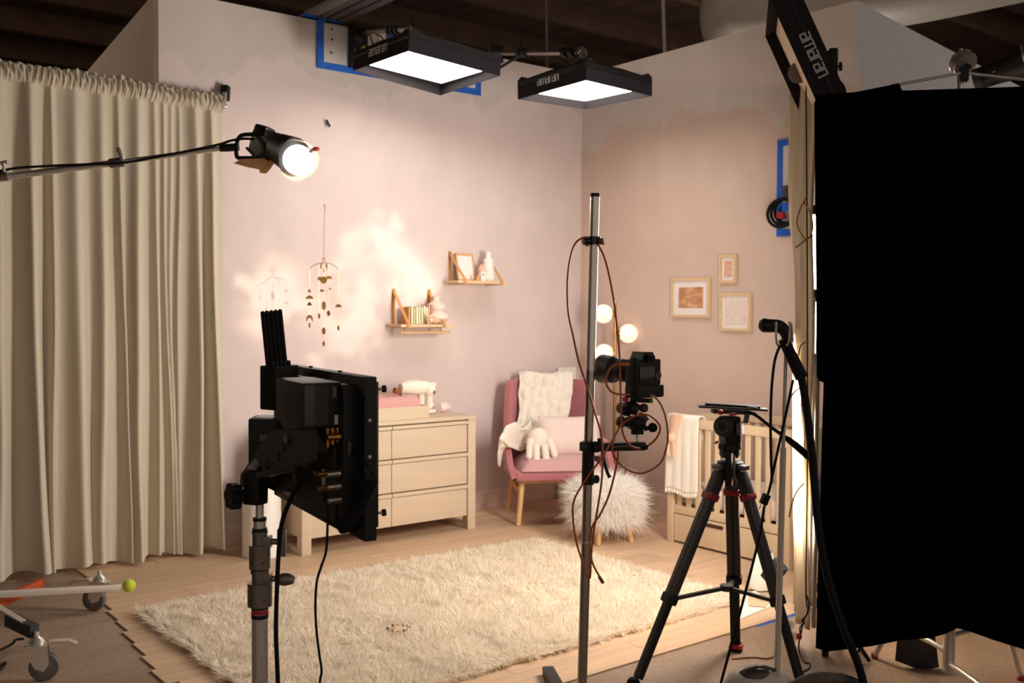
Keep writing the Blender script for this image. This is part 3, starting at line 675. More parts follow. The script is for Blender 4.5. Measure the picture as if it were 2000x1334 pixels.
for x_, y_, r_, w_ in SLIDE:
    dx_ = gnode('SUBTRACT', lx_, x_); dy_ = gnode('SUBTRACT', ly_, y_)
    d2_ = gnode('ADD', gnode('MULTIPLY', dx_, dx_), gnode('MULTIPLY', dy_, dy_))
    g_ = gnode('MULTIPLY', gnode('EXPONENT', gnode('MULTIPLY', d2_, -2.2/(r_*r_))), w_)
    acc = g_ if acc is None else gnode('ADD', acc, g_)
GL.new(gnode('ADD', gnode('MINIMUM', acc, 1.15), .01), em.inputs['Strength'])

# ---------------------------------------------------------------- third soft light, tilted, at the top right on its own stand
n0 = V((-2.2685, -3.7056, 2.9821)); n1 = V((-2.1368, -3.8928, 2.4593)); f0 = V((-1.7891, -3.3196, 2.9743)); f1 = f0+(n1-n0)
soft_light('square black-skirted soft light switched off, tilted at the top of the black flag', [n0, n1, f1, f0], .125, .05, mt='beige_diff', logo=False, notch=False)
t3 = [o for o in C.objects if o.name.startswith('soft_light') and o.type == 'EMPTY'][-1]
u3 = (n1-n0).normalized(); w3 = (f0-n0).normalized(); nn = u3.cross(w3).normalized()
if nn.dot(Vector((.785, -.62, .2))) < 0: nn = -nn
out3 = u3.cross(nn).normalized(); out3 = out3 if out3.dot(-w3) > 0 else -out3
mb, lw = logo_amaran(frame(n0+u3*.215+nn*.048+out3*.0065, u3, out3.cross(u3), out3), .04)
mb.build('logo', 'grey_print', t3, world=True, smooth=False)
sb = thing('light_stand', 'slim black and chrome stand rising behind the black flag', 'stand', (-1.9066, -3.8433, 0.1117))
S0 = V((-1.8494, -3.7507, 2.7837)); bx, by = S0.x, S0.y
MB().cyl((bx, by, .0), (bx, by, 1.9), .016, n=12).build('lower_tube', 'black', sb, world=True)
MB().cyl((bx, by, 1.85), S0+Vector((0, 0, .02)), .0125, n=12).build('upper_tube', 'chrome', sb, world=True)
MB().cyl((bx, by, 2.70), (bx, by, 2.78), .02, n=12).build('collar', 'black', sb, world=True)
MB().box((bx, by, S0.z-.02), (.04, .04, .11), .5, .008).build('head', 'black', sb, world=True)
MB().cyl((-1.8677, -3.7638, 2.7294), (-1.8456, -3.7812, 2.7318), .006, n=8).build('screw', 'black', sb, world=True)
MB().cyl((-1.8416, -3.7836, 2.7506), (-1.8422, -3.7846, 2.7131), .008, n=8).build('wing_knob', 'black', sb, world=True)
MB().tube([(-1.8495, -3.7509, 2.7790), (-1.8547, -3.7459, 2.8002), (-1.8751, -3.7300, 2.7977), (-1.9445, -3.7401, 2.7658)], .010, 8).build('pin_arm', 'black', sb, world=True)
MB().box((-1.9371, -3.7457, 2.7705), (.07, .03, .035), .6, .006).build('clamp', 'black', sb, world=True)
for a in (-1.2, 0.3, 5.9): MB().bar((bx, by, .28), (bx+.2*math.cos(a), by+.2*math.sin(a), .012), .02, .015, .003).build('leg', 'black', sb, world=True)
tag(MB().tube([(-1.8737, -3.7743, 2.6638), (-1.8554, -3.7889, 2.6593), (-1.8411, -3.8011, 2.6360), (-1.8362, -3.8067, 2.5893), (-1.8367, -3.8124, 2.4257), (bx+.1, by-.1, 1.2), (bx+.12, by-.1, .02)], .006, 8).build('power_cable', 'black_rubber'), 'black cable looping beside the slim stand behind the black flag', 'cable')

# ---------------------------------------------------------------- black floppy flag and its C-stand
fg = thing('black_flag', 'large black cloth flag with hanging lower half filling the right edge', 'flag', (-1.6087, -4.0946, 0))
FD = 4.30
def flag_pt(px0, px1, py0, py1):
    return 0
up_poly = [(-2.3068, -3.9746, 2.4761), (-2.2980, -3.9804, 2.5059), (-2.1707, -4.0678, 2.5194), (-2.0173, -4.1747, 2.5588), (-2.0077, -4.1834, 2.5290), (-1.5545, -4.4766, 2.5599), (-1.0804, -4.7734, 2.5915), (-1.0986, -4.8064, 1.3180), (-2.2968, -4.0257, 1.3159), (-2.3083, -4.0163, 1.3222), (-2.3147, -4.0106, 1.3412)]
c = sum((V(p) for p in up_poly), Vector())/len(up_poly); nv = Vector((-.62, -.784, 0))
vs = [V(p)+nv*.012 for p in up_poly]+[V(p)-nv*.012 for p in up_poly]; n = len(up_poly)
MB().add(vs, [tuple(range(n)), tuple(range(2*n-1, n-1, -1))]+[(i, n+i, n+(i+1) % n, (i+1) % n) for i in range(n)]).build('upper_panel', 'velvet', fg, world=True, smooth=False)
hem = [(1604, 745), (1603, 900), (1600, 1080), (1596, 1200), (1592, 1262)]
top_w = [V((-2.3172, -4.0346, 1.3278)), V((-1.1208, -4.8139, 1.3302))]
bot = [(-2.3851, -4.0598, 0.2399), (-2.3523, -4.0860, 0.2296), (-2.1950, -4.1971, 0.2419), (-2.0866, -4.2694, 0.2581), (-1.9811, -4.3397, 0.266), (-1.9443, -4.3678, 0.2915), (-1.8978, -4.3909, 0.314), (-1.8516, -4.4282, 0.2952), (-1.7492, -4.4853, 0.2468), (-1.6292, -4.5562, 0.2046), (-1.3862, -4.7002, 0.1234), (-1.1389, -4.8466, 0.067)]
tops = [(-2.3242, -4.0418, 1.3285), (-2.2994, -4.0614, 1.3286), (-2.1614, -4.1577, 1.3288), (-2.0527, -4.2308, 1.3287), (-1.9469, -4.3017, 1.3286), (-1.9102, -4.3306, 1.3289), (-1.8639, -4.3545, 1.3284), (-1.8172, -4.3914, 1.3287), (-1.7137, -4.4476, 1.3279), (-1.5926, -4.5178, 1.3272), (-1.3475, -4.6605, 1.3259), (-1.0985, -4.8062, 1.3245)]
vs = []; nr = 14
for j in range(nr):
    t = j/(nr-1)
    for i, (a, b) in enumerate(zip(tops, bot)):
        p = V(a)*(1-t)+V(b)*t; vs.append(p+nv*(.012+.02*t*math.sin(i*1.3+.4)+.012*nz((i*.7, t*3, 0))))
m_ = len(tops); fs = [(j*m_+i, j*m_+i+1, (j+1)*m_+i+1, (j+1)*m_+i) for j in range(nr-1) for i in range(m_-1)]
lp = MB().add(vs, fs).build('lower_panel', 'velvet', fg, world=True, ang=180); solidify(lp, .006)
cs = thing('c_stand', 'chrome C-stand with turtle legs behind the black flag', 'stand', (-1.7814, -4.3126, -0))
cb = V((-1.8204, -4.3334, 0)); bx, by = cb.x, cb.y
ct = V((-1.4696, -4.1536, 2.7612))
MB().cyl((bx, by, .10), (bx, by, 1.3), .0175, n=14).build('column', 'chrome', cs, world=True)
MB().cyl((bx, by, 1.25), (bx+(ct.x-bx)*.95, by+(ct.y-by)*.95, ct.z-.05), .0125, n=14).build('riser', 'chrome', cs, world=True)
MB().cyl((bx, by, .09), (bx, by, .36), .024, n=14).build('base_collar', 'chrome', cs, world=True)
for tipp, zz in (((-1.6942, -3.9103, 0), .17), ((-1.4375, -4.4574, 0), .24), ((bx-.30, by-.36, 0), .12)):
    tp_ = V(tipp); dd = (tp_-Vector((bx, by, 0))); k_ = Vector((bx, by, 0))+dd*.72
    MB().tube([(bx, by, zz), (bx+dd.x*.3, by+dd.y*.3, zz+.015), (k_.x, k_.y, zz+.02), (bx+dd.x*.80, by+dd.y*.80, zz-.01), (bx+dd.x*.9, by+dd.y*.9, zz*.5), (tp_.x, tp_.y, .012)], .0125, 10, 5).build('leg', 'chrome', cs, world=True)
    MB().cyl((tp_.x, tp_.y, 0), (tp_.x, tp_.y, .025), .016, n=10).build('foot', 'red_rubber', cs, world=True)
gh = axis_frame((-1.4734, -4.1511, 2.7473), V((-1.4734, -4.1511, 2.7473))+Vector((-.25, -.9, -.75)))
for zz in (.0, .035): MB().lathe([(.01, zz), (.056, zz+.002), (.058, zz+.007), (.056, zz+.012), (.01, zz+.014)], gh, 24).build('grip_disc', 'steel', cs, world=True)
MB().cyl(gh @ Vector((0, 0, -.04)), gh @ Vector((0, 0, .07)), .012, n=12).build('grip_bolt', 'black', cs, world=True)
MB().cyl((-1.4673, -4.1541, 2.7982), (-1.4700, -4.1591, 2.6040), .008, n=10).build('pin', 'chrome', cs, world=True)
MB().box((-1.4990, -4.1847, 2.6730), (.05, .04, .06), .6, .006).build('grip_jaw', 'black', cs, world=True)
ga = thing('flag_rod', 'pair of thin steel rods meeting at the C-stand head above the black flag', 'rod', (-1.5123, -4.1868, 2.6775))
MB().cyl((-1.8289, -4.0287, 2.6028), (-1.5105, -4.1881, 2.6798), .0065, n=10).build('rod', 'steel', ga, world=True)
MB().cyl((-1.5105, -4.1881, 2.6798), (-1.1374, -4.4203, 2.6476), .0065, n=10).build('rod', 'steel', ga, world=True)
sb_ = thing('sandbag', 'black sandbag slung over a C-stand leg under the black flag', 'sandbag', (-1.7480, -4.1489, 0))
for k, (pp, dz) in enumerate((([(-1.7140, -4.0333, 0.1229), (-1.6086, -4.1409, 0.1533), (-1.5852, -4.1645, 0.0147), (-1.6364, -4.1251, -0.0133), (-1.7226, -4.0299, 0.03)], .05), ([(-1.6232, -4.1295, 0.1486), (-1.5977, -4.1494, 0.158), (-1.5853, -4.1647, 0.0078), (-1.6072, -4.1477, 0.0007), (-1.6413, -4.1199, 0.0236)], -.02))):
    q = [V(p) for p in pp]; cc = sum(q, Vector())/len(q); mb = MB(); n = len(q)
    mb.add([p for p in q]+[cc+nv*(.05-.03*k), cc-nv*.05], [(i, (i+1) % n, n) for i in range(n)]+[((i+1) % n, i, n+1) for i in range(n)])
    mb.build('pouch', 'sandbag', sb_, world=True, ang=60)

# ---------------------------------------------------------------- muslin diffusion frame, edge-on, with lit tubes behind it
mf = thing('muslin_frame', 'tall muslin diffusion cloth seen edge-on beside the black flag', 'diffusion', (-1.5163, -3.3722, 0))
def mus(u, v):
    # u 0 near edge .. 1 far edge, v 0 bottom .. 1 top; hangs in a plane running away from the camera
    z = .10+v*2.62; dep = 4.72+u*.40
    px = 1575-18*u-4*math.sin(v*5)*u-20*u*min(1, max(0, (v-.55))/.2)-3*math.sin(u*9+v*4)
    return px, z, dep
def mus_pt(u, v):
    px, z, dep = mus(u, v)
    lat = (px-1000)/1946*dep
    return Vector((-5.866+.62*dep+.785*lat, -6.461+.784*dep-.62*lat, z))+Vector((.785, -.62, 0))*(.018*math.sin(u*16+2*nz((u*3, z, 0)))+.02*nz((u*4, z*1.5, 4)))
solidify(MB().grid(mus_pt, 40, 60).build('cloth', 'muslin', mf, world=True, ang=180), .003)
def fold_pt(u, v):
    z = .12+v*2.58; a = mus_pt(0, v); w = .024+.006*math.sin(v*7)+.008*nz((0, z*2, 0))
    return a+Vector((.785, -.62, 0))*(w*u)+Vector((-.62, -.784, 0))*(.03*math.sin(u*math.pi))
solidify(MB().grid(fold_pt, 6, 50).build('folded_edge', 'muslin', mf, world=True, ang=180), .003)
fr = MB(); 
for u_ in (0.02, .98): fr.cyl(mus_pt(u_, 0)+Vector((.03, -.024, .0)), mus_pt(u_, 1)+Vector((.03, -.024, 0)), .011, n=10)
fr.cyl(mus_pt(0.02, 1)+Vector((.03, -.024, -.01)), mus_pt(.98, 1)+Vector((.03, -.024, -.01)), .011, n=10)
fr.build('frame', 'steel', mf, world=True)
for q in ([(-1.9139, -3.6599, 2.1420), (-1.9391, -3.6423, 2.0824), (-1.9494, -3.6368, 2.0110), (-1.9168, -3.6650, 1.9446), (-1.8917, -3.6828, 1.9995), (-1.9019, -3.6721, 2.0708), (-1.9236, -3.6532, 2.1182)], [(-1.9281, -3.6813, 1.9503), (-1.9056, -3.6986, 1.9646)], [(-1.9338, -3.6771, 1.9455), (-1.9734, -3.6473, 1.9050)], [(-1.9254, -3.6759, 1.4690), (-1.9444, -3.6616, 1.4522), (-1.9544, -3.6554, 1.4046)], [(-1.9871, -3.6370, 1.2070), (-1.9698, -3.6494, 1.2381), (-1.9509, -3.6637, 1.2548)], [(-1.9423, -3.6870, 0.8126), (-1.9709, -3.6660, 0.7696), (-1.9906, -3.6530, 0.7029), (-1.9987, -3.6483, 0.6553)]):
    MB().tube(q, .0035, 6).build('tie_cord', 'leather', mf, world=True)
MB().tube([(-1.8821, -3.6257, 2.7080), (-1.8870, -3.6442, 2.1097), (-1.8933, -3.6606, 1.5352), (-1.9022, -3.6767, 0.9129), (-1.9165, -3.6877, 0.3144), (-1.9103, -3.6961, 0.2187), (-1.9261, -3.6856, 0.166), (-1.9215, -3.6665, 0.0924)], .0035, 6).build('draw_cord', 'black_rubber', mf, world=True)
cl = thing('grip_clamp', 'metal clamp with a bent arm gripping the top of the muslin cloth', 'clamp', (-1.8286, -3.5901, 2.7466))
MB().lathe([(.008, 0), (.05, .002), (.05, .01), (.008, .012)], axis_frame((-1.8742, -3.5799, 2.7367), (-1.9401, -3.6301, 2.7292)), 18).build('pad', 'dull_steel', cl, world=True)
MB().bar((-1.8527, -3.5694, 2.7900), (-1.8150, -3.6002, 2.7636), .045, .04, .006).build('jaw', 'dull_steel', cl, world=True)
MB().tube([(-1.7874, -3.6194, 2.8341), (-1.7898, -3.6188, 2.8001), (-1.8034, -3.6088, 2.7807), (-1.8187, -3.5970, 2.7709)], .008, 8).build('arm', 'nickel', cl, world=True)
MB().tube([(-1.8382, -3.5828, 2.7392), (-1.8233, -3.5954, 2.7175), (-1.8097, -3.6055, 2.7346), (-1.8189, -3.5972, 2.7612), (-1.8342, -3.5853, 2.7562)], .004, 6).build('wire_loop', 'nickel', cl, world=True)
MB().cyl((-1.7947, -3.6128, 2.8559), (-1.7911, -3.6163, 2.8365), .01, n=8).build('knob', 'black', cl, world=True)
for (xa, ya_, yb_, dd, lb) in ((1586, 470, 560, 5.9, 'short bright tube lamp glowing in the gap beside the black flag, upper'), (1590, 598, 645, 6.1, 'short bright tube lamp glowing in the gap beside the black flag, lower')):
    t = thing('tube_lamp', lb, 'lamp', cpt := (0, 0, 0), 0, 'tube lamps behind the muslin'); 
tubes = [o for o in C.objects if o.name.startswith('tube_lamp')]
T1 = ((-1.1846, -3.1907, 2.1402), (-1.1904, -3.2012, 1.7343)); T2 = ((-0.9318, -3.0255, 1.6679), (-0.936, -3.0332, 1.3726))
for t, (a, b) in zip(tubes, (T1, T2)):
    a, b = V(a), V(b); t.location = (b.x, b.y, b.z); WM[t.name] = TR(b)
    MB().cyl(b, a, .024, n=14).build('tube', 'lit_tube', t, world=True)
    for e, s in ((a, 1), (b, -1)): MB().cyl(e, e+Vector((0, 0, s*.05)), .028, n=14).build('end_cap', 'black', t, world=True)
    MB().cyl(b-Vector((0, 0, .05)), (b.x, b.y, 0), .012, n=8).build('support', 'steel', t, world=True)
    MB().cyl((b.x, b.y, 0), (b.x, b.y, .02), .08, n=20).build('base', 'black', t, world=True)

# ================================================================ THE NURSERY SET
def fur(name, roots, norms, L, w, m, parent, bend=.5, curl=.3, seg=3, world=True):
    """uncountable tapered hairs as one mesh"""
    n = len(roots); r = np.asarray(roots); nn = np.asarray(norms)
    rd = rng.normal(size=(n, 3)); side = np.cross(nn, rd); side /= np.linalg.norm(side, axis=1)[:, None]+1e-9
    dr = nn+rd*curl; dr /= np.linalg.norm(dr, axis=1)[:, None]
    Ls = L*(.65+.7*rng.random(n))[:, None]
    bd = rng.normal(size=(n, 3))*bend; bd[:, 2] -= bend*.7
    V_ = []
    for k in range(seg+1):
        t = k/seg; p = r+dr*Ls*t+bd*Ls*t*t*.6; ww = w*(1-t*.85)
        V_.append(p-side*ww); V_.append(p+side*ww)
    vs = np.stack(V_, 1).reshape(-1, 3); st = 2*(seg+1)
    base = (np.arange(n)*st)[:, None]
    f = np.concatenate([np.stack([base[:, 0]+2*k, base[:, 0]+2*k+1, base[:, 0]+2*k+3, base[:, 0]+2*k+2], 1)[:, None] for k in range(seg)], 1).reshape(-1, 4)
    Mi = WM[parent.name].inverted() if world else Matrix.Identity(4); Mi = np.array(Mi)
    vs = vs @ Mi[:3, :3].T+Mi[:3, 3]
    me = bpy.data.meshes.new(name); me.vertices.add(len(vs)); me.vertices.foreach_set('co', vs.astype(np.float32).ravel())
    me.loops.add(f.size); me.loops.foreach_set('vertex_index', f.astype(np.int32).ravel())
    me.polygons.add(len(f)); me.polygons.foreach_set('loop_start', np.arange(0, f.size, 4, dtype=np.int32))
    me.update(); me.materials.append(MATS[m])
    o = bpy.data.objects.new(name, me); C.objects.link(o); o.parent = parent; WM[o.name] = WM[parent.name].copy(); o['kind'] = 'stuff'
    return o

# ---------------------------------------------------------------- rug
RX0, RX1, RY0, RY1 = -4.19, -1.50, -1.19, -2.98
rug = thing('rug', 'large cream shaggy rug on the laminate floor', 'rug', ((RX0+RX1)/2, (RY0+RY1)/2, FL))
def rz(x, y): return FL+.022+.010*nz((x*3, y*3, 0))+.008*nz((x*11, y*11, 2))
def redge(x, y): return .03*nz((x*4, y*4, 8))
def rug_pt(u, v):
    x = RX0+(RX1-RX0)*u; y = RY0+(RY1-RY0)*v; e = min(u, 1-u)*2.7; e2 = min(v, 1-v)*1.8; k = min(1, min(e, e2)/.04)
    return Vector((x+redge(x, y)*(1-k), y+redge(y, x)*(1-k), FL+.004+(rz(x, y)-FL-.004)*k))
MB().grid(rug_pt, 110, 80).build('backing', 'rug_fur', rug, world=True, ang=180)
n = 120000
ux = rng.random(n); uy = rng.random(n)
ed = rng.random(n) < .08                                          # extra tufts along the edges
side = rng.integers(0, 4, n); ux = np.where(ed & (side == 0), rng.random(n)*.008, ux); ux = np.where(ed & (side == 1), 1-rng.random(n)*.008, ux)
uy = np.where(ed & (side == 2), rng.random(n)*.012, uy); uy = np.where(ed & (side == 3), 1-rng.random(n)*.012, uy)
xs = RX0+(RX1-RX0)*ux; ys = RY0+(RY1-RY0)*uy
zs = np.array([rz(a, b) for a, b in zip(xs, ys)])-.004
cl = np.array([[nz((a*7, b*7, 5)), nz((a*7, b*7, 9)), .55] for a, b in zip(xs, ys)]); cl[:, :2] *= 1.6
ex = np.where(ux < .01, -1.0, np.where(ux > .99, 1.0, 0)); ey = np.where(uy < .015, 1.0, np.where(uy > .985, -1.0, 0))
cl[:, 0] += ex*.8; cl[:, 1] += ey*.8; zs = np.where((ex != 0) | (ey != 0), FL+.012, zs)
cl /= np.linalg.norm(cl, axis=1)[:, None]
fur('pile', np.stack([xs, ys, zs], 1), cl, .042, .0028, 'rug_fur', rug, .35, .35)
ring = thing('bead_ring', 'small ring of coloured beads lying on the rug', 'beads', (-3.3098, -2.3417, 0.055))
bc = V((-3.3148, -2.3497, 0.058))
for k in range(12):
    a = k/12*2*math.pi
    MB().ball((bc.x+.052*math.cos(a), bc.y+.052*math.sin(a), bc.z+.004), .0075, (1, 1, .9), None, 10, 8).build('bead', ('terracotta', 'brass_sheet', 'book_tan', 'plush_brown', 'book_cream', 'mid_grey')[k % 6], ring, world=True)

# ---------------------------------------------------------------- dresser
DX0, DX1, DY0, DY1, DH = -2.945, -1.549, -.572, -.10, .835
dr = thing('dresser', 'cream six-drawer dresser with open loop legs against the back wall', 'dresser', ((DX0+DX1)/2, (DY0+DY1)/2, FL))
for x in (DX0+.034, DX1-.034):
    mb = MB(); d_ = (DY0+DY1)/2; dl = DY1-DY0
    mb.box((x, DY0+.034, FL+DH/2), (.068, .068, DH), 0, .004); mb.box((x, DY1-.034, FL+DH/2), (.068, .068, DH), 0, .004)
    mb.box((x, d_, FL+.02), (.066, dl-.1, .04), 0, .003)
    mb.build('side_loop', 'cream_wood', dr, world=True)
    MB().box((x, d_, FL+.1+(DH-.1)/2), (.05, dl-.11, DH-.12), 0, .003).build('side_panel', 'cream_wood', dr, world=True)
MB().box(((DX0+DX1)/2, (DY0+DY1)/2, FL+DH-.012), (DX1-DX0+.006, DY1-DY0+.012, .026), 0, .003).build('top', 'cream_wood', dr, world=True)
MB().box(((DX0+DX1)/2, (DY0+DY1)/2+.02, FL+.465), (DX1-DX0-.14, DY1-DY0-.06, .69), 0, .003).build('carcass', 'cream_shadowgap', dr, world=True)
zt = FL+DH-.03; zb_ = FL+.10; cell = (zt-zb_)/3
for c in range(2):
    xa = DX0+.07 if c == 0 else (DX0+DX1)/2-.012; xb = (DX0+DX1)/2-.017 if c == 0 else DX1-.072
    for r in range(3):
        z0 = zb_+r*cell; 
        dw = MB().box(((xa+xb)/2, DY0+.022, z0+(cell-.032)/2), (xb-xa, .022, cell-.038), 0, .002).build('drawer_front', 'cream_wood', dr, world=True)
        MB().box(((xa+xb)/2, DY0+.008, z0+cell-.017), (xb-xa, .024, .024), 0, .003).build('pull_rail', 'cream_wood', dw, world=True)
DT = FL+DH+.001
tr = thing('changing_tray', 'cream changing tray with a pink pad on the dresser', 'tray', (-2.36, -.36, DT))
tx0, tx1, ty0, ty1 = -2.72, -1.94, -.53, -.13
for c, d in (((( tx0+tx1)/2, ty0, DT+.045), (tx1-tx0, .016, .09)), (((tx0+tx1)/2, ty1, DT+.045), (tx1-tx0, .016, .09)), ((tx0, (ty0+ty1)/2, DT+.045), (.016, ty1-ty0, .09)), ((tx1, (ty0+ty1)/2, DT+.045), (.016, ty1-ty0, .09))):
    MB().box(c, d, 0, .003).build('tray_side', 'cream_wood', tr, world=True)
def pad(u, v):
    x = tx0+.02+(tx1-tx0-.04)*u; y = ty0+.02+(ty1-ty0-.04)*v
    k = min(1, min(u, 1-u)/.05)**.5*min(1, min(v, 1-v)/.09)**.5
    return Vector((x, y, DT+.02+.115*k+.03*abs(v-.5)*2*k))
MB().grid(pad, 40, 24).build('pad', 'pink_pad', tr, world=True, ang=180)
# plush lamb: body, head with ear, limbs dangling over the tray end
PB = V((-1.99, -.36, DT+.15))
pl = thing('plush_lamb', 'white plush lamb with a brown hoof at the end of the pink changing pad', 'plush toy', (-1.95, -.36, DT))
def limb(pts, r, m, nm): return MB().tube(pts, r, 12, 6).build(nm, m, pl, world=True)
q = lambda px, py, y=-.36: V((0, 0, 0))
LB = [(-2.0784, -0.38, 1.0545), (-2.0006, -0.38, 1.0549), (-1.8909, -0.38, 1.0501), (-1.8015, -0.38, 1.0425)]
limb(LB, lambda t: .034+.02*math.sin(math.pi*t), 'plush', 'body')
limb([(-1.9529, -0.36, 1.0330), (-2.0096, -0.36, 1.0244), (-2.0616, -0.36, 1.0157)], .022, 'plush', 'leg')
h = limb([(-2.0443, -0.36, 1.0186), (-2.0788, -0.36, 1.0275), (-2.1173, -0.36, 1.0403)], .021, 'plush_brown', 'hoof'); h['label'] = 'brown felt hoof'
MB().ball((-1.8462, -0.4, 1.0308), .05, (1.05, .9, .95)).build('head', 'plush', pl, world=True)
limb([(-1.9040, -0.38, 1.0022), (-1.9038, -0.38, 0.9276), (-1.8992, -0.38, 0.8676)], .024, 'plush', 'leg')
limb([(-1.8461, -0.4, 1.0083), (-1.8459, -0.4, 0.9522), (-1.8458, -0.4, 0.9073)], .026, 'plush', 'leg')
MB().ball((-1.8281, -0.44, 1.0176), .012, (1, .6, 1.4)).build('eye', 'plush_brown', pl, world=True)
MB().ball((-1.7971, -0.38, 1.0687), .022, (1.2, .6, .8)).build('ear', 'plush', pl, world=True)
k = thing('lidded_dish', 'small round white dish on the dresser beside the tray', 'dish', (-1.7416, -0.2292, 0.846))
k.location.z = DT; WM[k.name] = TR((k.location.x, k.location.y, DT)); c0 = V(k.location)
MB().lathe([(.045, 0), (.058, .006), (.06, .028), (.055, .03), (.05, .012)], TR(c0), 24).build('dish', 'white_ceramic', k, world=True)
tag(MB().tube([(c0.x-.05, c0.y-.005, DT+.036), (c0.x, c0.y, DT+.048), (c0.x+.055, c0.y+.01, DT+.06)], lambda t: .012+.014*math.sin(math.pi*min(1, t*1.1)), 12, 6).build('hair_brush', 'blush_ceramic'), 'small pink baby brush resting on the white dish', 'brush')
tag(MB().tube([(c0.x+.10, c0.y+.0, DT+.026), (c0.x+.15, c0.y+.02, DT+.027), (c0.x+.21, c0.y+.045, DT+.026)], lambda t: .027-.004*math.sin(t*9), 14, 6).tube([(c0.x+.12, c0.y+.015, DT+.052), (c0.x+.19, c0.y+.04, DT+.05)], .016, 10, 3).build('rolled_cloth', 'pillow'), 'rolled cream muslin cloth at the right end of the dresser top', 'cloth')

# ---------------------------------------------------------------- diaper pail
pp = thing('diaper_pail', 'slim white cylindrical pail standing left of the dresser', 'pail', (-3.135, -.38, FL))
MB().lathe([(.125, 0), (.13, .012), (.125, .03), (.122, .46), (.12, .47)], TR((-3.135, -.38, FL)), 32).build('body', 'bin_white', pp, world=True)
MB().lathe([(.125, .47), (.126, .50), (.115, .53), (.06, .545), (0.001, .548)], TR((-3.135, -.38, FL)), 32, False).build('lid', 'bin_white', pp, world=True)

# ---------------------------------------------------------------- hanging mobile
mo = thing('hanging_mobile', 'brass mobile of discs and half moons hanging before the back wall', 'mobile', (-2.6977, -0.4, 1.9321))
PX = .00345                                                       # metres per pixel at the mobile's distance
def mp(px, py, dy=0): 
    b = Vector((-2.695, -.398, 1.938)); rv = Vector((.785, -.62, 0))
    return b+rv*((px-632.4)*PX)+Vector((0, 0, (510.4-py)*PX))+Vector((.62, .784, 0))*dy
MB().cyl(mp(632, 508), mp(633.5, 415), .0016, n=6).build('wire', 'brass', mo, world=True)
MB().tube([mp(633, 415), mp(635, 406), mp(634, 400), mp(632, 404)], .0022, 6).build('hook', 'brass', mo, world=True)
MB().cyl(mp(634, 400), mp(634.5, -690), .0003, n=5).build('fishing_line', 'white_print', mo, world=True)
MB().tube([mp(632+3*math.cos(a), 507+3*math.sin(a)) for a in [i*math.pi/4 for i in range(8)]], .0018, 6, 3, closed=True).build('ring', 'brass', mo, world=True)
MB().tube([mp(604, 526), mp(613, 518), mp(624, 514.5), mp(632, 513), mp(642, 514), mp(652, 518), mp(661, 526)], .0022, 6).build('crossbar', 'brass', mo, world=True)
MB().tube([mp(630, 526, -.1), mp(632, 514, 0), mp(634, 526, .1)], .0022, 6).build('crossbar', 'brass', mo, world=True)
def disc(px, py, rx, ry, dy=0, yaw_=0.9, shape='disc'):
    c = mp(px, py, dy); hx = Vector((math.cos(yaw_-math.pi/2-.0), math.sin(yaw_-math.pi/2), 0))
    if shape == 'half': pts = [(rx*PX*math.cos(a), ry*PX*math.sin(a)) for a in [i*math.pi/12 for i in range(13)]]
    elif shape == 'arch':
        pts = [(rx*PX*math.cos(a), ry*PX*math.sin(a)) for a in [i*math.pi/10 for i in range(11)]]+[(-rx*PX, -ry*PX*.6), (-rx*PX*.55, -ry*.1*PX)]+[(rx*PX*.55*math.cos(a), ry*PX*.3*math.sin(a)) for a in [math.pi-i*math.pi/6 for i in range(7)]]+[(rx*PX*.55, -ry*.1*PX), (rx*PX, -ry*PX*.6)]
    else: pts = [(rx*PX*math.cos(a), ry*PX*math.sin(a)) for a in [i*math.pi/10 for i in range(20)]]
    n_ = hx.cross(Vector((0, 0, 1)))
    return MB().prism(pts, .0012, frame(c, hx, (0, 0, 1), n_)).build({'disc': 'disc', 'half': 'half_moon', 'arch': 'arch'}[shape], 'brass_sheet', mo, world=True, smooth=False)
def line(px, y0, y1, dy=0): MB().cyl(mp(px, y0, dy), mp(px, y1, dy), .0009, n=5).build('thread', 'brass', mo, world=True)
line(604.5, 526, 630); line(661, 526, 636); line(632, 514, 670); line(627.5, 520, 612, -.08); line(638, 520, 610, .08)
for a in ((604.5, 571.5, 4, 7, 0, .3, 'half'), (604.5, 584, 7.5, 7, 0, .9, 'half'), (604.5, 597, 5, 7, 0, .6, 'half'), (604.5, 624, 6.5, 9, 0, .9, 'arch'), (604.5, 635.5, 2.8, 5.5, 0, .2, 'disc'),
          (661, 600, 6.3, 6.3, 0, .9, 'half'), (661, 640.5, 3.3, 5.2, 0, .3, 'disc'), (632.5, 597, 5, 9, 0, .4, 'disc'), (627.8, 617, 3, 5.5, -.08, .3, 'disc'), (637.5, 612, 4, 5.5, .08, .5, 'disc'),
          (632.3, 646.5, 4.8, 7, 0, .4, 'disc'), (632.3, 671.5, 3.4, 5.3, 0, .35, 'disc'), (632, 547, 6.5, 7, 0, .9, 'disc'), (638, 544, 6.5, 6, .08, .9, 'half'), (629, 545, 4, 4, -.08, .8, 'disc'), (631, 570, 5, 4.5, -.04, .8, 'half'), (632.8, 527.5, 1.5, 5, 0, .1, 'disc'), (629, 519.5, 1.6, 5.5, -.03, .4, 'disc'), (636.5, 519, 1.6, 5.5, .03, .4, 'disc'), (640, 565, 4, 4, .08, 1.9, 'half')):
    disc(*a)

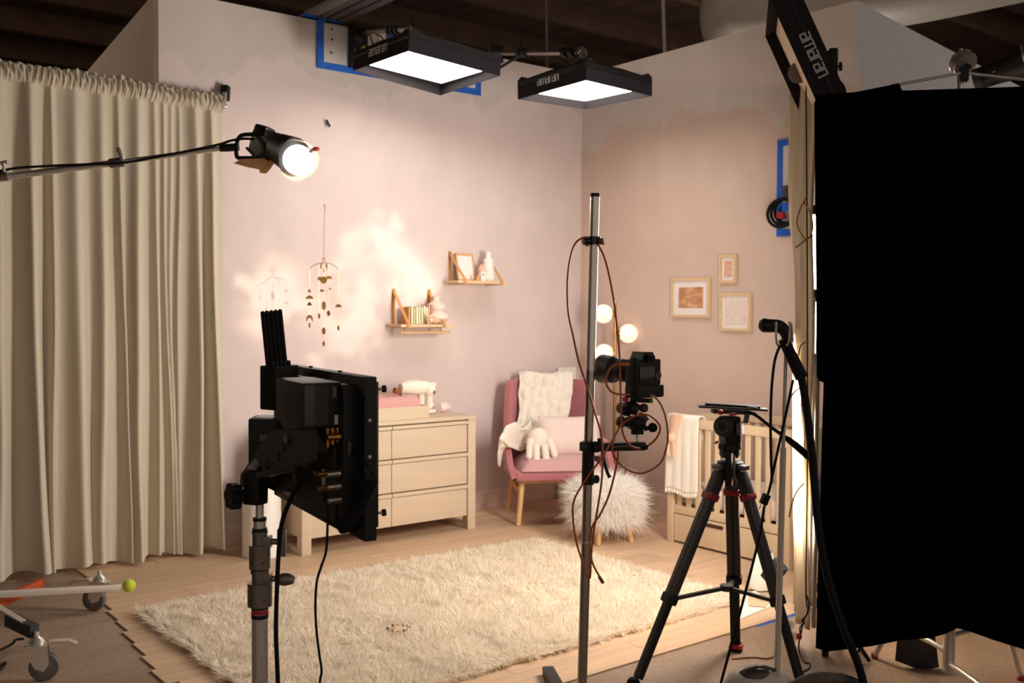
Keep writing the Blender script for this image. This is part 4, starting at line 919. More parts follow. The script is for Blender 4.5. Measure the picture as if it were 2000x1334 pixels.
# ---------------------------------------------------------------- strap shelves on the back wall
def strap_shelf(label, x0, x1, z, hh, rod_below, parts_x):
    sdep = .205; t = thing('wall_shelf', label, 'shelf', ((x0+x1)/2, -sdep/2, z), 0, 'leather strap shelves on the back wall')
    MB().box(((x0+x1)/2, -sdep/2-.004, z-.011), (x1-x0, sdep, .022), 0, .003).build('board', 'oak_light', t, world=True)
    for x in parts_x:
        s = MB()
        s.bar((x, -.004, z+hh), (x, -.004, z-.024), .026, .004, .001, upv=(0, 1, 0))
        s.bar((x, -.006, z+hh-.02), (x, -sdep-.008, z+.004), .026, .004, .001, upv=(0, 1, .3))
        s.box((x, -sdep-.009, z-.011), (.026, .004, .034), 0, .001); s.box((x, -sdep/2, z-.026), (.026, sdep, .004), 0, .001)
        st = s.build('strap', 'leather', t, world=True)
        MB().cyl((x, -.004, z+hh-.018), (x, -.014, z+hh-.018), .008, n=10).build('stud', 'brass', st, world=True)
        if rod_below:
            MB().tube([(x, -sdep*.8, z-.024), (x+.004, -sdep*.8, z-.05), (x, -sdep*.8, z-.075), (x-.004, -sdep*.8, z-.05)], .005, 6, 4, closed=True).build('rod_loop', 'leather', t, world=True)
    if rod_below:
        MB().cyl((x0+.02, -sdep*.8, z-.062), (x1-.01, -sdep*.8, z-.062), .011, n=12).build('hanging_rod', 'oak_light', t, world=True)
    return t
zl = 1.508; zu = 1.845
strap_shelf('lower leather strap shelf with a wooden rod hung beneath it', -1.965, -1.49, zl, .27, True, (-1.905, -1.585))
strap_shelf('upper leather strap shelf without a rod beneath it', -1.455, -.985, zu, .235, False, (-1.392, -1.035))
# on the lower shelf
bx0 = -1.868
for k, (w, hgt, m) in enumerate(((.024, .125, 'book_tan'), (.022, .132, 'book_cream'), (.018, .12, 'book_green'), (.024, .128, 'book_cream'), (.018, .13, 'book_cream'), (.022, .122, 'book_green'), (.020, .134, 'book_cream'), (.022, .126, 'book_cream'), (.018, .14, 'peach'), (.016, .146, 'book_tan'))):
    t = thing('book', '%s on the lower strap shelf' % ('tan hardback book, first in the row at the left' if k == 0 else 'peach book, second from the right in the row' if k == 8 else 'tan book at the right end of the row' if k == 9 else 'small %s book, %s from the left in the row' % ('sage' if m == 'book_green' else 'cream', ('second', 'third', 'fourth', 'fifth', 'sixth', 'seventh', 'eighth')[k-1])), 'book', (bx0+w/2, -.105, zl), 0, 'books on the lower shelf')
    MB().box((bx0+w/2, -.10, zl+hgt/2+.001), (w-.006, .096, hgt-.006)).build('pages', 'card_white', t, world=True)
    cv = MB(); cv.box((bx0+.0015, -.10, zl+hgt/2+.001), (.002, .10, hgt)); cv.box((bx0+w-.0015, -.10, zl+hgt/2+.001), (.002, .10, hgt)); cv.box((bx0+w/2, -.149, zl+hgt/2+.001), (w-.001, .002, hgt))
    cv.build('cover', m, t, world=True, smooth=False)
    bx0 += w+.0015
bx0 += .006
w_ = thing('wooden_wedge', 'brown wooden pyramid block beside the books on the lower shelf', 'ornament', (bx0+.035, -.10, zl))
MB().prism([(0, 0), (.075, 0), (.012, .16)], .05, frame((bx0, -.075, zl+.001), (1, 0, 0), (0, 0, 1), (0, -1, 0))).build('block', 'plush_brown', w_, world=True, smooth=False)
be = thing('plush_bear', 'small pink plush bear lying in front of the vase on the lower shelf', 'plush toy', (-1.665, -.165, zl))
MB().ball((-1.69, -.170, zl+.037), .034, (1.1, 1, 1)).build('head', 'plush_tan', be, world=True)
MB().ball((-1.635, -.160, zl+.032), .034, (1.3, .9, .9)).build('body', 'plush_tan', be, world=True)
for sx in (-.028, .024): MB().ball((-1.69+sx, -.165, zl+.068), .012, (1, .6, 1)).build('ear', 'plush_tan', be, world=True)
MB().ball((-1.698, -.203, zl+.032), .014, (1, .8, .8)).build('muzzle', 'plush', be, world=True)
for sx in (-.016, .010): MB().ball((-1.692+sx, -.203, zl+.048), .0045).build('eye', 'plush_brown', be, world=True)
for a in (((-1.70, -.175, zl+.015), (-1.72, -.20, zl+.012)), ((-1.61, -.165, zl+.018), (-1.59, -.185, zl+.014))): MB().tube([a[0], ((a[0][0]+a[1][0])/2, (a[0][1]+a[1][1])/2, a[0][2]), a[1]], .012, 10).build('limb', 'plush_tan', be, world=True)
va = tag(MB().lathe([(.045, 0), (.075, .015), (.095, .045), (.09, .075), (.062, .095), (.058, .102), (.074, .118), (.07, .145), (.04, .165), (.026, .175), (.024, .205), (.029, .21), (.02, .21)], TR((-1.585, -.10, zl+.001)), 32).build('vase', 'blush_ceramic'), 'squat two-bulge pale vase on the lower strap shelf', 'vase')
# on the upper shelf
ph = thing('photo_frame', 'empty light wood picture frame leaning on the upper strap shelf', 'picture frame', (-1.29, -.06, zu))
Mf = frame((-1.365, -.075, zu+.001), (1, 0, 0), (0, .16, .987), (0, -.987, .16))
fr = MB()
for a in (((.085, .006, 0), (.17, .014, .014)), ((.085, .209, 0), (.17, .014, .014)), ((.007, .1075, 0), (.014, .215, .014)), ((.163, .1075, 0), (.014, .215, .014))): fr.box(a[0], a[1], 0, .002, Mf)
fr.build('frame', 'oak', ph, world=True)
MB().box((.085, .1075, -.003), (.15, .195, .004), 0, 0, Mf).build('print', 'mat_white', ph, world=True, smooth=False)
hs = thing('toy_house', 'tiny white wooden house on the upper strap shelf', 'ornament', (-1.20, -.17, zu))
MB().prism([(-.022, 0), (.022, 0), (.022, .052), (0, .082), (-.022, .052)], .03, frame((-1.20, -.16, zu+.001), (1, 0, 0), (0, 0, 1), (0, -1, 0))).build('body', 'white_paint', hs, world=True, smooth=False)
MB().cyl((-1.20, -.189, zu+.05), (-1.20, -.192, zu+.05), .006, n=10).build('window_hole', 'slot_dark', hs, world=True)
MB().cyl((-1.20, -.189, zu+.018), (-1.20, -.192, zu+.018), .003, n=8).build('perch_hole', 'slot_dark', hs, world=True)
hs = thing('toy_house', 'tiny copper-roofed block house left of the white house', 'ornament', (-1.245, -.17, zu))
MB().box((-1.245, -.172, zu+.014), (.022, .022, .026), 0, .002).build('body', 'oak', hs, world=True)
MB().prism([(-.014, 0), (.014, 0), (0, .02)], .024, frame((-1.245, -.16, zu+.0275), (1, 0, 0), (0, 0, 1), (0, -1, 0))).build('roof', 'terracotta', hs, world=True, smooth=False)
tag(MB().lathe([(.001, 0), (.02, .004), (.033, .04), (.036, .075), (.028, .11), (.012, .13), (.001, .134)], TR((-1.165, -.12, zu+.001)) @ Matrix.Diagonal(Vector((1, .4, 1, 1))), 24).build('oval_ornament', 'peach'), 'flat peach oval ornament on the upper shelf beside the tall vase', 'ornament')
prof = [(.045, 0), (.05, .005)]
for k in range(5):
    z_ = .01+k*.032; prof += [(.052-.003*k, z_), (.060-.004*k, z_+.016), (.052-.003*k, z_+.03)]
prof += [(.028, .18), (.024, .19), (.022, .22), (.024, .235), (.018, .236)]
tag(MB().lathe(prof, TR((-1.095, -.11, zu+.001)), 32).build('vase', 'white_ceramic'), 'tall ribbed white bottle vase on the upper strap shelf', 'vase')

# ---------------------------------------------------------------- framed prints on the right wall
def art_mat(name, kind):
    m = bpy.data.materials.new(name); m.use_nodes = True; nt = m.node_tree; p = nt.nodes['Principled BSDF']; L = nt.links
    tc = nt.nodes.new('ShaderNodeTexCoord'); mp_ = nt.nodes.new('ShaderNodeMapping'); L.new(tc.outputs['Generated'], mp_.inputs[0])
    r = nt.nodes.new('ShaderNodeValToRGB'); p.inputs['Roughness'].default_value = .7
    if kind == 'clouds':
        n = nt.nodes.new('ShaderNodeTexNoise'); mp_.inputs['Scale'].default_value = (1, 2.2, 4.2); n.inputs['Scale'].default_value = 1.3; n.inputs['Detail'].default_value = 6
        c = [(.3, (176, 120, 84)), (.5, (204, 150, 108)), (.7, (228, 182, 138))]
    elif kind == 'leaf':
        n = nt.nodes.new('ShaderNodeTexVoronoi'); n.inputs['Scale'].default_value = 9
        c = [(.15, (190, 120, 96)), (.4, (222, 160, 132)), (.6, (232, 190, 164))]
    else:
        n = nt.nodes.new('ShaderNodeTexNoise'); n.inputs['Scale'].default_value = 3.1; n.inputs['Detail'].default_value = 3
        c = [(.485, (236, 216, 204)), (.497, (196, 168, 156)), (.509, (236, 216, 204))]
    L.new(mp_.outputs[0], n.inputs['Vector']); L.new(n.outputs[0], r.inputs[0])
    e = r.color_ramp.elements; e[0].position = c[0][0]; e[0].color = lin(c[0][1])+(1,); e[1].position = c[-1][0]; e[1].color = lin(c[-1][1])+(1,)
    x = e.new(c[1][0]); x.color = lin(c[1][1])+(1,)
    L.new(r.outputs[0], p.inputs['Base Color']); MATS[name] = m
art_mat('art_clouds', 'clouds'); art_mat('art_leaf', 'leaf'); art_mat('art_line', 'line')
def wall_print(label, ya, yb, za, zb, fw_, mw, art):
    t = thing('framed_print', label, 'picture', (-.012, (ya+yb)/2, za), 0, 'framed prints on the right wall'); f = MB(); yc, zc = (ya+yb)/2, (za+zb)/2; W, H_ = abs(yb-ya), zb-za
    f.box((-.012, yc, zb-fw_/2), (.024, W, fw_), 0, .0005); f.box((-.012, yc, za+fw_/2), (.024, W, fw_), 0, .0005)
    f.box((-.012, ya-fw_/2, zc), (.024, fw_, H_-2*fw_), 0, .0005); f.box((-.012, yb+fw_/2, zc), (.024, fw_, H_-2*fw_), 0, .0005)
    f.build('frame', 'oak_light', t, world=True)
    MB().box((-.005, yc, zc), (.008, W-fw_, H_-fw_)).build('mount', 'mat_white', t, world=True, smooth=False)
    MB().box((-.0095, yc, zc), (.002, W-2*fw_-2*mw, H_-2*fw_-2*mw)).build('print', art, t, world=True, smooth=False)
wall_print('framed tan cloud print, largest of the three on the right wall', -1.075, -1.468, 1.567, 1.874, .021, .052, 'art_clouds')
wall_print('small framed peach print hung highest on the right wall', -1.553, -1.717, 1.824, 2.037, .021, .024, 'art_leaf')
wall_print('framed pale line drawing hung lowest and nearest the black flag', -1.560, -1.855, 1.467, 1.750, .021, .026, 'art_line')

# ---------------------------------------------------------------- globe floor lamp by the corner
lx, ly = -.165, -.60
gl = thing('floor_lamp', 'brass floor lamp with white glass globes behind the armchair', 'lamp', (lx, ly, FL))
MB().lathe([(.001, 0), (.15, .0), (.15, .018), (.02, .026), (.001, .028)], TR((lx, ly, FL)), 28).build('base', 'brass', gl, world=True)
MB().cyl((lx, ly, FL+.02), (lx, ly, 1.70), .011, n=12).build('pole', 'brass', gl, world=True)
rv = Vector((.785, -.62, 0))
for sx, zz in ((-.096, 1.592), (.108, 1.432), (-.088, 1.268)):
    c = Vector((lx, ly, zz))+rv*sx
    g = MB().ball(c, .0775, (1, 1, 1), None, 28, 16).build('globe', 'globe', gl, world=True)
    s = 1 if sx < 0 else -1
    MB().lathe([(.008, 0), (.036, .002), (.036, .008), (.012, .014)], axis_frame(c+rv*(s*.068), Vector((lx, ly, zz))+rv*(s*.2)), 18).build('globe_cap', 'brass', g, world=True)
    MB().cyl(c+rv*(s*.07), (lx, ly, zz), .005, n=8).build('arm', 'brass', gl, world=True)

# ---------------------------------------------------------------- armchair (local: +x right of sitter's left, front = -y)
CH = Vector((-.80, -.60, FL)); CA = math.atan2(.857, .516)-math.pi/2   # heading: chair front faces (-.516,-.857)
ca = thing('armchair', 'dusty pink upholstered armchair with pale wooden legs near the corner', 'armchair', CH, CA)
# in the local frame the front is -y, and the side seen at the left of the photo is -x
W2 = .33
for sx in (-1, 1):
    MB().cyl((sx*W2, -.31, 0), (sx*(W2-.05), -.20, .43), .019, .026, n=14).build('leg', 'leg_wood', ca)
    MB().cyl((sx*W2, .33, 0), (sx*(W2-.05), .17, .43), .018, .026, n=14).build('leg', 'leg_wood', ca)
    MB().bar((sx*(W2-.025), -.27, .24), (sx*(W2-.025), .28, .24), .022, .045, .006).build('side_rail', 'leg_wood', ca)
MB().bar((-W2+.03, -.24, .335), (W2-.03, -.24, .335), .024, .06, .006).build('front_rail', 'leg_wood', ca)
# shell: one bent panel: low arms flowing into the tall back
def shell(u, v):
    a = (u-.5)*2                                                  # -1 right .. +1 left around the seat
    ang = a*2.15
    x = .365*math.sin(ang)*(1.0 if abs(ang) < 1.57 else 1.0); y = .10+.30*math.cos(ang) if abs(ang) < 1.57 else .10-(abs(ang)-1.57)*.78
    if abs(ang) >= 1.57: x = .365*math.copysign(1, ang)
    back = max(0, 1-(abs(ang)/1.30)**16)                            # 1 in the back, 0 at the arms
    e_ = max(0, abs(a)-.80)/.20; armz = .60-.17*(1-math.cos(e_*math.pi))/2
    top = armz+(1.045-armz)*min(1, max(0, back)*1.15)**.8
    z = .36+(top-.36)*v
    lean = .16*max(0, z-.45)*max(0, math.cos(ang/1.2)) if abs(ang) < 1.7 else 0
    flare = .05*v*(1-back)
    return Vector((x*(1+flare*1.2), y+lean, z))
sh = MB().grid(shell, 72, 14).build('shell', 'pink_fabric', ca, ang=180); solidify(sh, .045, 0)
b = sh.modifiers.new('round', 'BEVEL'); b.width = .016; b.segments = 3; b.limit_method = 'ANGLE'
def seatpt(u, v):
    x = (u-.5)*.70; y = -.36+v*.68; k = (min(1, min(u, 1-u)/.08)*min(1, min(v, 1-v)/.08))**.5
    return Vector((x, y, .345+.075*k+.015*math.sin(u*math.pi)))
mb = MB().grid(seatpt, 30, 24); mb.box((0, -.02, .37), (.70, .68, .06), 0, .02)
mb.build('seat_base', 'pink_fabric', ca, ang=60)
def cush(u, v):
    x = (u-.5)*.62; y = -.355+v*.60; k = (min(1, min(u, 1-u)/.12)*min(1, min(v, 1-v)/.12))**.5
    return Vector((x, y, .41+.07*k+.012*math.sin(u*math.pi)*k))
mb = MB().grid(cush, 26, 26); mb.build('seat_cushion', 'pink_seat', ca, ang=180)
CM = WM[ca.name]
def cw(x, y, z): return CM @ Vector((x, y, z))
# pillow leaning in the right of the seat
pi_ = thing('throw_pillow', 'pale blush square pillow leaning in the pink armchair', 'pillow', cw(.12, .02, .48))
def pil(sgn):
    def f(u, v):
        a, b = (u-.5)*2, (v-.5)*2; k = max(0, (1-abs(a)**2.6)*(1-abs(b)**2.6))**.5
        x = a*.25*(1-.06*(1-b*b)*0-.05*(1-abs(b))*abs(a)); z = b*.165*(1-.06*(1-abs(a))*abs(b)); y = sgn*.085*k
        return cw(.12+x+.02*z, .03+y*.95+z*.36, .625+z*.92-y*.32)
    return f
mb = MB().grid(pil(-1), 24, 24); mb.grid(pil(1), 24, 24); mb.build('cushion', 'pillow', pi_, world=True, ang=180)
# knit throw over the back, running down over the left arm
th = thing('throw_blanket', 'fluffy ivory knit throw draped over the back and arm of the pink armchair', 'blanket', cw(-.1, .2, .5))
path = [(-.02, .50, .78), (-.02, .49, .95), (-.02, .455, 1.075), (-.02, .36, 1.075), (-.03, .315, .93), (-.06, .27, .75), (-.13, .20, .62), (-.21, .06, .56)]
wid = [.44, .44, .44, .44, .43, .40, .36, .30]
Pp = spline(path, 8); 
def thr(u, v):
    k = v*(len(Pp)-1); i = min(int(k), len(Pp)-2); p = Pp[i].lerp(Pp[i+1], k-i); kw = v*(len(wid)-1); j = min(int(kw), len(wid)-2); w = wid[j]+(wid[j+1]-wid[j])*(kw-j)
    x = p.x+(u-.5)*w; r1 = .007*math.sin(u*34+v*7+4*nz((u*3, v*4, 0))); r2 = .022*nz((u*11, v*22, 2))+.012*abs(nz((u*24, v*48, 4)))
    d = (r1+r2)*(.6+.4*min(1, v*2)); nv_ = Vector((0, -.9 if v > .38 else .6, .35))
    return cw(x+.012*nz((u*4, v*8, 5)), p.y+nv_.y*(d+.012), p.z+nv_.z*(d+.012)+.01*math.sin(u*9)*(v < .5))
m1 = MB().grid(thr, 70, 90).build('back_drape', 'throw', th, world=True, ang=180); solidify(m1, .014)
def thr2(u, v):
    # bundle over the left arm, tail hanging outside
    q_ = spline([(-.16, .22, .66), (-.25, .02, .60), (-.335, -.12, .655), (-.40, -.17, .655), (-.445, -.18, .58), (-.46, -.19, .44)], 10)
    k = v*(len(q_)-1); i = min(int(k), len(q_)-2); p = q_[i].lerp(q_[i+1], k-i); a = u*2*math.pi
    r = (.105+.04*math.sin(v*math.pi)-.085*max(0, v-.55)/.45)*(1+.16*nz((math.cos(a)*1.5, math.sin(a)*1.5, v*6)))+.012*math.sin(a*5+v*18)
    rz_ = .42+.0*v
    return cw(p.x+r*.55*math.cos(a)*(.7+.3*(1-v)), p.y+r*1.15*math.cos(a+.4)*.8+r*.3*math.sin(a), p.z+r*.62*math.sin(a))
MB().grid(thr2, 40, 40, True).build('arm_drape', 'throw', th, world=True, ang=180)
# plush toy with four dangling limbs on the seat
pt = thing('plush_bunny', 'cream knitted plush toy slumped face-down on the armchair seat', 'plush toy', cw(-.15, -.18, .49))
MB().ball(cw(-.15, -.10, .62), .085, (1.0, .9, 1.05)).build('body', 'plush', pt, world=True)
for a, b_ in (((-.215, -.14, .62), (-.235, -.20, .50)), ((-.18, -.18, .58), (-.185, -.235, .47)), ((-.115, -.18, .58), (-.11, -.235, .47)), ((-.075, -.13, .62), (-.04, -.185, .51))):
    a, b_ = cw(*a), cw(*b_); MB().tube([a, (a+b_)/2+Vector((0, 0, .01)), b_], lambda t: .031-.004*t, 12, 6).ball(b_, .027, (1, 1, 1), None, 12, 8).build('limb', 'plush', pt, world=True)

# ---------------------------------------------------------------- fluffy stool
sx, sy = -1.035, -1.41
so = thing('fur_stool', 'round white long-fur footstool on tapered wooden legs', 'stool', (sx, sy, FL))
for a in (0.55, 2.12, 3.7, 5.25):
    MB().cyl((sx+.19*math.cos(a), sy+.19*math.sin(a), FL), (sx+.15*math.cos(a), sy+.15*math.sin(a), .17), .018, .028, n=12).build('leg', 'oak', so, world=True)
prof = [(.02, .14), (.19, .14), (.218, .17), (.228, .25), (.228, .34), (.212, .375), (.17, .402), (.1, .415), (.001, .418)]
MB().lathe(prof, TR((sx, sy, 0)), 32, False).build('seat', 'fur', so, world=True)
n = 16000; t = rng.random(n); ang = rng.random(n)*2*math.pi
pr_ = np.array(prof[1:]); cum = np.array([0, .06, .22, .45, .62, .74, .88, 1.0]); rr = np.interp(t, cum, pr_[:, 0]); zz = np.interp(t, cum, pr_[:, 1])
up_ = np.interp(t, [0, .3, .6, .75, 1], [-.5, -.1, .25, .9, 1.2]); ro = np.interp(t, [0, .6, .75, 1], [.9, 1, .8, .35])
roots = np.stack([sx+rr*np.cos(ang), sy+rr*np.sin(ang), zz], 1); nn = np.stack([ro*np.cos(ang), ro*np.sin(ang), up_], 1); nn /= np.linalg.norm(nn, axis=1)[:, None]
fur('fur', roots, nn, .064, .0020, 'fur', so, .6, .42, 4)

# ---------------------------------------------------------------- crib
KX0, KX1, KY0, KY1, KH = -.717, -.04, -1.702, -2.72, .87
cr = thing('crib', 'pale wooden slatted crib with an under-drawer along the right wall', 'crib', ((KX0+KX1)/2, (KY0+KY1)/2, FL))
for x in (KX0+.026, KX1-.026):
    for y in (KY0-.026, KY1+.026):
        MB().box((x, y, FL+KH/2), (.052, .052, KH), 0, .006).build('post', 'crib_wood', cr, world=True)
LYc = (KY0+KY1)/2; LYd = KY0-KY1
for x in (KX0+.022, KX1-.022):
    MB().box((x, LYc, FL+KH-.03), (.036, LYd-.1, .06), 0, .006).build('top_rail', 'crib_wood', cr, world=True)
    MB().box((x, LYc, FL+.235), (.032, LYd-.1, .055), 0, .004).build('bottom_rail', 'crib_wood', cr, world=True)
    nb = 11
    for k in range(nb):
        y = KY0-.052-(LYd-.104)*(k+.5)/nb
        MB().box((x, y, FL+.535), (.014, .04, .56), 0, .003, seg=1).build('slat', 'crib_wood', cr, world=True)
for y in (KY0-.026, KY1+.026):
    MB().box(((KX0+KX1)/2, y, FL+KH-.03), (KX1-KX0-.1, .036, .06), 0, .006).build('top_rail', 'crib_wood', cr, world=True)
    MB().box(((KX0+KX1)/2, y, FL+.235), (KX1-KX0-.1, .03, .055), 0, .004).build('bottom_rail', 'crib_wood', cr, world=True)
    for k in range(7):
        x = KX0+.052+(KX1-KX0-.104)*(k+.5)/7
        MB().box((x, y, FL+.535), (.035, .014, .56), 0, .003, seg=1).build('slat', 'crib_wood', cr, world=True)
dw = MB().box((KX0+.016, LYc, FL+.108), (.022, LYd-.12, .185), 0, .004).build('drawer_front', 'crib_wood', cr, world=True)
MB().box((KX0+.004, LYc+.10, FL+.172), (.006, .17, .022), 0, .008).build('pull_slot', 'slot_dark', dw, world=True)
MB().box(((KX0+KX1)/2, LYc, FL+.11), (KX1-KX0-.08, LYd-.12, .17)).build('drawer_box', 'cream_shadowgap', cr, world=True, smooth=False)
ms = mat('crib_sheet', (236, 222, 210), .95, bump=.2, bscale=60, var=.10, vscale=22)
mt_ = tag(MB().box(((KX0+KX1)/2, LYc, FL+.335), (KX1-KX0-.10, LYd-.13, .13), 0, .04, seg=4).build('crib_mattress', 'crib_sheet'), 'crib mattress with a pale mottled sheet inside the crib', 'mattress')
for k, (yy, lb) in enumerate(((-1.80, 'small dark-eyed plush toy lying at the near end inside the crib'),)):
    ct = thing('plush_toy', lb, 'plush toy', (-.62, yy, FL+.41))
    MB().ball((-.60, yy, FL+.455), .05, (1, 1.1, .9)).build('body', 'plush', ct, world=True)
    MB().ball((-.64, yy, FL+.45), .018).build('eye', 'black', ct, world=True)
bk = thing('crib_blanket', 'white fringed blanket hanging over the front rail of the crib', 'blanket', (KX0-.02, -1.85, FL+.6))
def blk(u, v):
    y = KY0-.012-u*.275; x0 = KX0+.022
    L = v*(.16+.06+.50); t_ = L
    if t_ < .16: p = (x0+.03+.004, FL+KH-.15+t_)
    elif t_ < .22: q2 = (t_-.16)/.06*math.pi; p = (x0+.033*math.cos(q2), FL+KH+.006+.018*math.sin(q2))
    else: p = (x0-.033-.012*((t_-.22)/.5), FL+KH+.006-(t_-.22))
    w = .005*math.sin(u*11+1)*min(1, max(0, (t_-.22)*5))
    return Vector((p[0]-abs(w)-.002, y-(.035*max(0, t_-.22)*(u-.4)), p[1]+.01*math.sin(u*7)*(t_ > .6)))
solidify(MB().grid(blk, 40, 70).build('cloth', 'towel', bk, world=True, ang=180), .008, 0)
def fr2(u, v):
    a = blk(u, 1.0); return a+Vector((-.004*math.sin(u*70), 0, -.03*v+.006*math.sin(u*160)))
solidify(MB().grid(fr2, 120, 4).build('fringe', 'towel', bk, world=True, ang=180), .003)
bn = thing('plush_rabbit', 'flat beige plush rabbit comforter hung over the crib blanket', 'plush toy', (KX0-.04, -1.79, FL+.75))
def bnn(u, v):
    y = -1.745-u*.115*(1-.55*v); 
    return Vector((KX0-.03-.012*math.sin(math.pi*u)-.016*v, y-.01, FL+KH+.03-v*.16))
solidify(MB().grid(bnn, 14, 10).build('cloth', 'plush_tan', bn, world=True, ang=180), .008)
MB().ball((KX0-.068, -1.795, FL+.735), .036, (.8, 1, 1)).build('head', 'plush_tan', bn, world=True)
for a in (-.02, .02): MB().tube([(KX0-.066, -1.795+a, FL+.71), (KX0-.07, -1.795+a*1.4, FL+.66), (KX0-.066, -1.795+a*1.2, FL+.61)], .013, 10).build('ear', 'plush_tan', bn, world=True)

wc = thing('white_card', 'white card propped in the corner behind the pink armchair', 'card', (-.18, -.05, FL))
MB().box((-.185, -.035, FL+.56), (.20, .012, 1.12), 0, .002).build('panel', 'white_paint', wc, world=True, smooth=False)

# ================================================================ CAMERA-SIDE EQUIPMENT
# ---------------------------------------------------------------- field monitor on a combo stand (local x runs along the panel away from the camera, y out of its back)
mo_ = thing('field_monitor', 'black field monitor seen from behind on the left stand', 'monitor', (-5.028, -5.046, 1.223), 1.421)
MW, MH = .449, .271
mb = MB()
mb.box((MW/2, .012, MH/2), (MW, .022, MH), 0, .004); mb.build('bezel', 'black', mo_)
MB().box((MW/2, -.002, MH/2+.006), (MW-.012, .004, MH-.03), 0, .001).build('screen_glass', 'screen_glass', mo_)
MB().box((MW/2+.012, .034, MH/2-.002), (MW-.05, .024, MH-.024), 0, .004).build('housing', 'black', mo_)
MB().box((MW/2+.012, .0475, MH*.38), (MW-.12, .005, MH*.60), 0, .002).build('rear_plate', 'dark_grey', mo_)
for z in (.25, .045):
    MB().cyl((.004, -.004, z), (.004, -.011, z), .0025, n=8).build('stud', 'nickel', mo_); MB().cyl((.004, -.010, z), (.004, -.015, z), .006, n=14).build('thumb_screw', 'black', mo_)
for z in (.14, .20): MB().cyl((0, .014, z), (-.001, .014, z), .003, n=8).build('side_screw', 'nickel', mo_)
for x in (.14, .30): MB().cyl((x, .014, MH), (x, .014, MH+.003), .004, n=8).build('top_screw', 'black_gloss', mo_)
# rear connectors
for k, (px, py) in enumerate(((650, 852), (650, 925), (652, 950), (652, 976), (640, 925), (640, 950))):
    c = Vector({0: (0.0413, 0.05, 0.1703), 1: (0.0414, 0.05, 0.1091), 2: (0.039, 0.05, 0.0882), 3: (0.0365, 0.05, 0.0665), 4: (0.0891, 0.05, 0.1023), 5: (0.0891, 0.05, 0.0787)}[k])
    MB().lathe([(.006, 0), (.006, .008), (.0048, .008), (.0048, .022)], axis_frame(c, c+Vector((0, .02, 0))), 14).build('video_socket', 'gold_plug' if k in (0, 4, 5) else 'nickel', mo_)
MB().box((0.1174, 0.052, 0.0807), (.012, .002, .05)).build('label_strip', 'sticker', mo_, smooth=False)
MB().box((-0.0024, 0.052, 0.157), (.012, .006, .022), 0, .002).build('port', 'dark_grey', mo_)
# finned module on the back, top; its near end faces the camera
za, zb2 = (0.06, 0.0735, 0.1849)[2], (0.06, 0.0734, 0.2596)[2]
md = MB(); md.box((.135, .074, (za+zb2)/2), (.15, .068, zb2-za), 0, .004); mdo = md.build('video_module', 'black', mo_)
for k in range(6):
    MB().box((.0595, .067+.0036*k, (za+zb2)/2), (.003, .0018, (zb2-za)*.86)).build('fin', 'graphite', mdo)
MB().box((.0592, .096, (za+zb2)/2), (.003, .018, (zb2-za)*.9), 0, .001).build('vent_panel', 'graphite', mdo)
MB().box((.0590, .050, za+(zb2-za)*.16), (.001, .006, .016)).build('barcode', 'sticker', mdo, smooth=False)
MB().box((.0590, .053, za+(zb2-za)*.78), (.001, .006, .018)).build('rating_label', 'mid_grey', mdo, smooth=False)
for k in range(3):
    c = Vector((.065, .045+.009*k, za-.002)); MB().cyl(c, c-Vector((0, 0, .024+.004*k)), .0042, n=12).build('right_angle_plug', 'gold_plug', mo_)
# yoke plate and clamp that hold it on the stand
yk = MB()
yk.prism([((0.4354, 0.1, 0.0564)[0], (0.4354, 0.1, 0.0564)[2]), ((0.4051, 0.1, 0.0708)[0], (0.4051, 0.1, 0.0708)[2]), ((0.2329, 0.1, 0.1611)[0], (0.2329, 0.1, 0.1611)[2]), ((0.1714, 0.1, 0.1722)[0], (0.1714, 0.1, 0.1722)[2]), ((0.0433, 0.1, 0.1838)[0], (0.0433, 0.1, 0.1838)[2]), ((0.0434, 0.1, 0.1336)[0], (0.0434, 0.1, 0.1336)[2]), ((0.1718, 0.1, 0.1032)[0], (0.1718, 0.1, 0.1032)[2]), ((0.3159, 0.1, 0.0639)[0], (0.3159, 0.1, 0.0639)[2]), ((0.3161, 0.1, 0.0495)[0], (0.3161, 0.1, 0.0495)[2]), ((0.4434, 0.1, 0.0298)[0], (0.4434, 0.1, 0.0298)[2])], .024, frame((0, .078, 0), (1, 0, 0), (0, 0, 1), (0, -1, 0)), -.034)
yo = yk.build('yoke_plate', 'black', mo_)
for q in ((0.1231, 0.113, 0.1614), (0.1525, 0.113, 0.1448), (0.1859, 0.113, 0.1247), (0.2529, 0.113, 0.1003)): MB().lathe([(.007, 0), (.007, .002), (.0095, .002), (.0095, 0)], axis_frame(q, Vector(q)+Vector((0, .01, 0))), 18, False).build('bolt_ring', 'graphite', yo)
MB().cyl((0.1293, 0.112, 0.1606), Vector((0.1293, 0.112, 0.1606))+Vector((0, .004, 0)), .008, n=16).build('bolt_cap', 'dull_steel', yo)
MB().bar((0.2602, 0.125, 0.0807), (0.0885, 0.115, 0.1159), .012, .010, .003).build('lock_lever', 'black', mo_)
PO = Vector((-5.092, -4.728, 0)); Mi = WM[mo_.name].inverted()
def ml(p): return Mi @ V(p)
def pw(px, py): return (-5.0920, -4.7277, 1.2273)
MB().bar((-5.0978, -4.7226, 1.2415), (-5.0962, -4.7216, 1.3033), .034, .034, .006).build('stand_socket', 'black', mo_, world=True)
MB().bar((-5.0978, -4.7206, 1.2957), (-5.0528, -4.7163, 1.3373), .034, .030, .006).build('socket_neck', 'black', mo_, world=True)
MB().cyl((-5.1088, -4.7133, 1.2576), (-5.1232, -4.7146, 1.2594), .0065, n=12).build('knob_shaft', 'black', mo_, world=True)
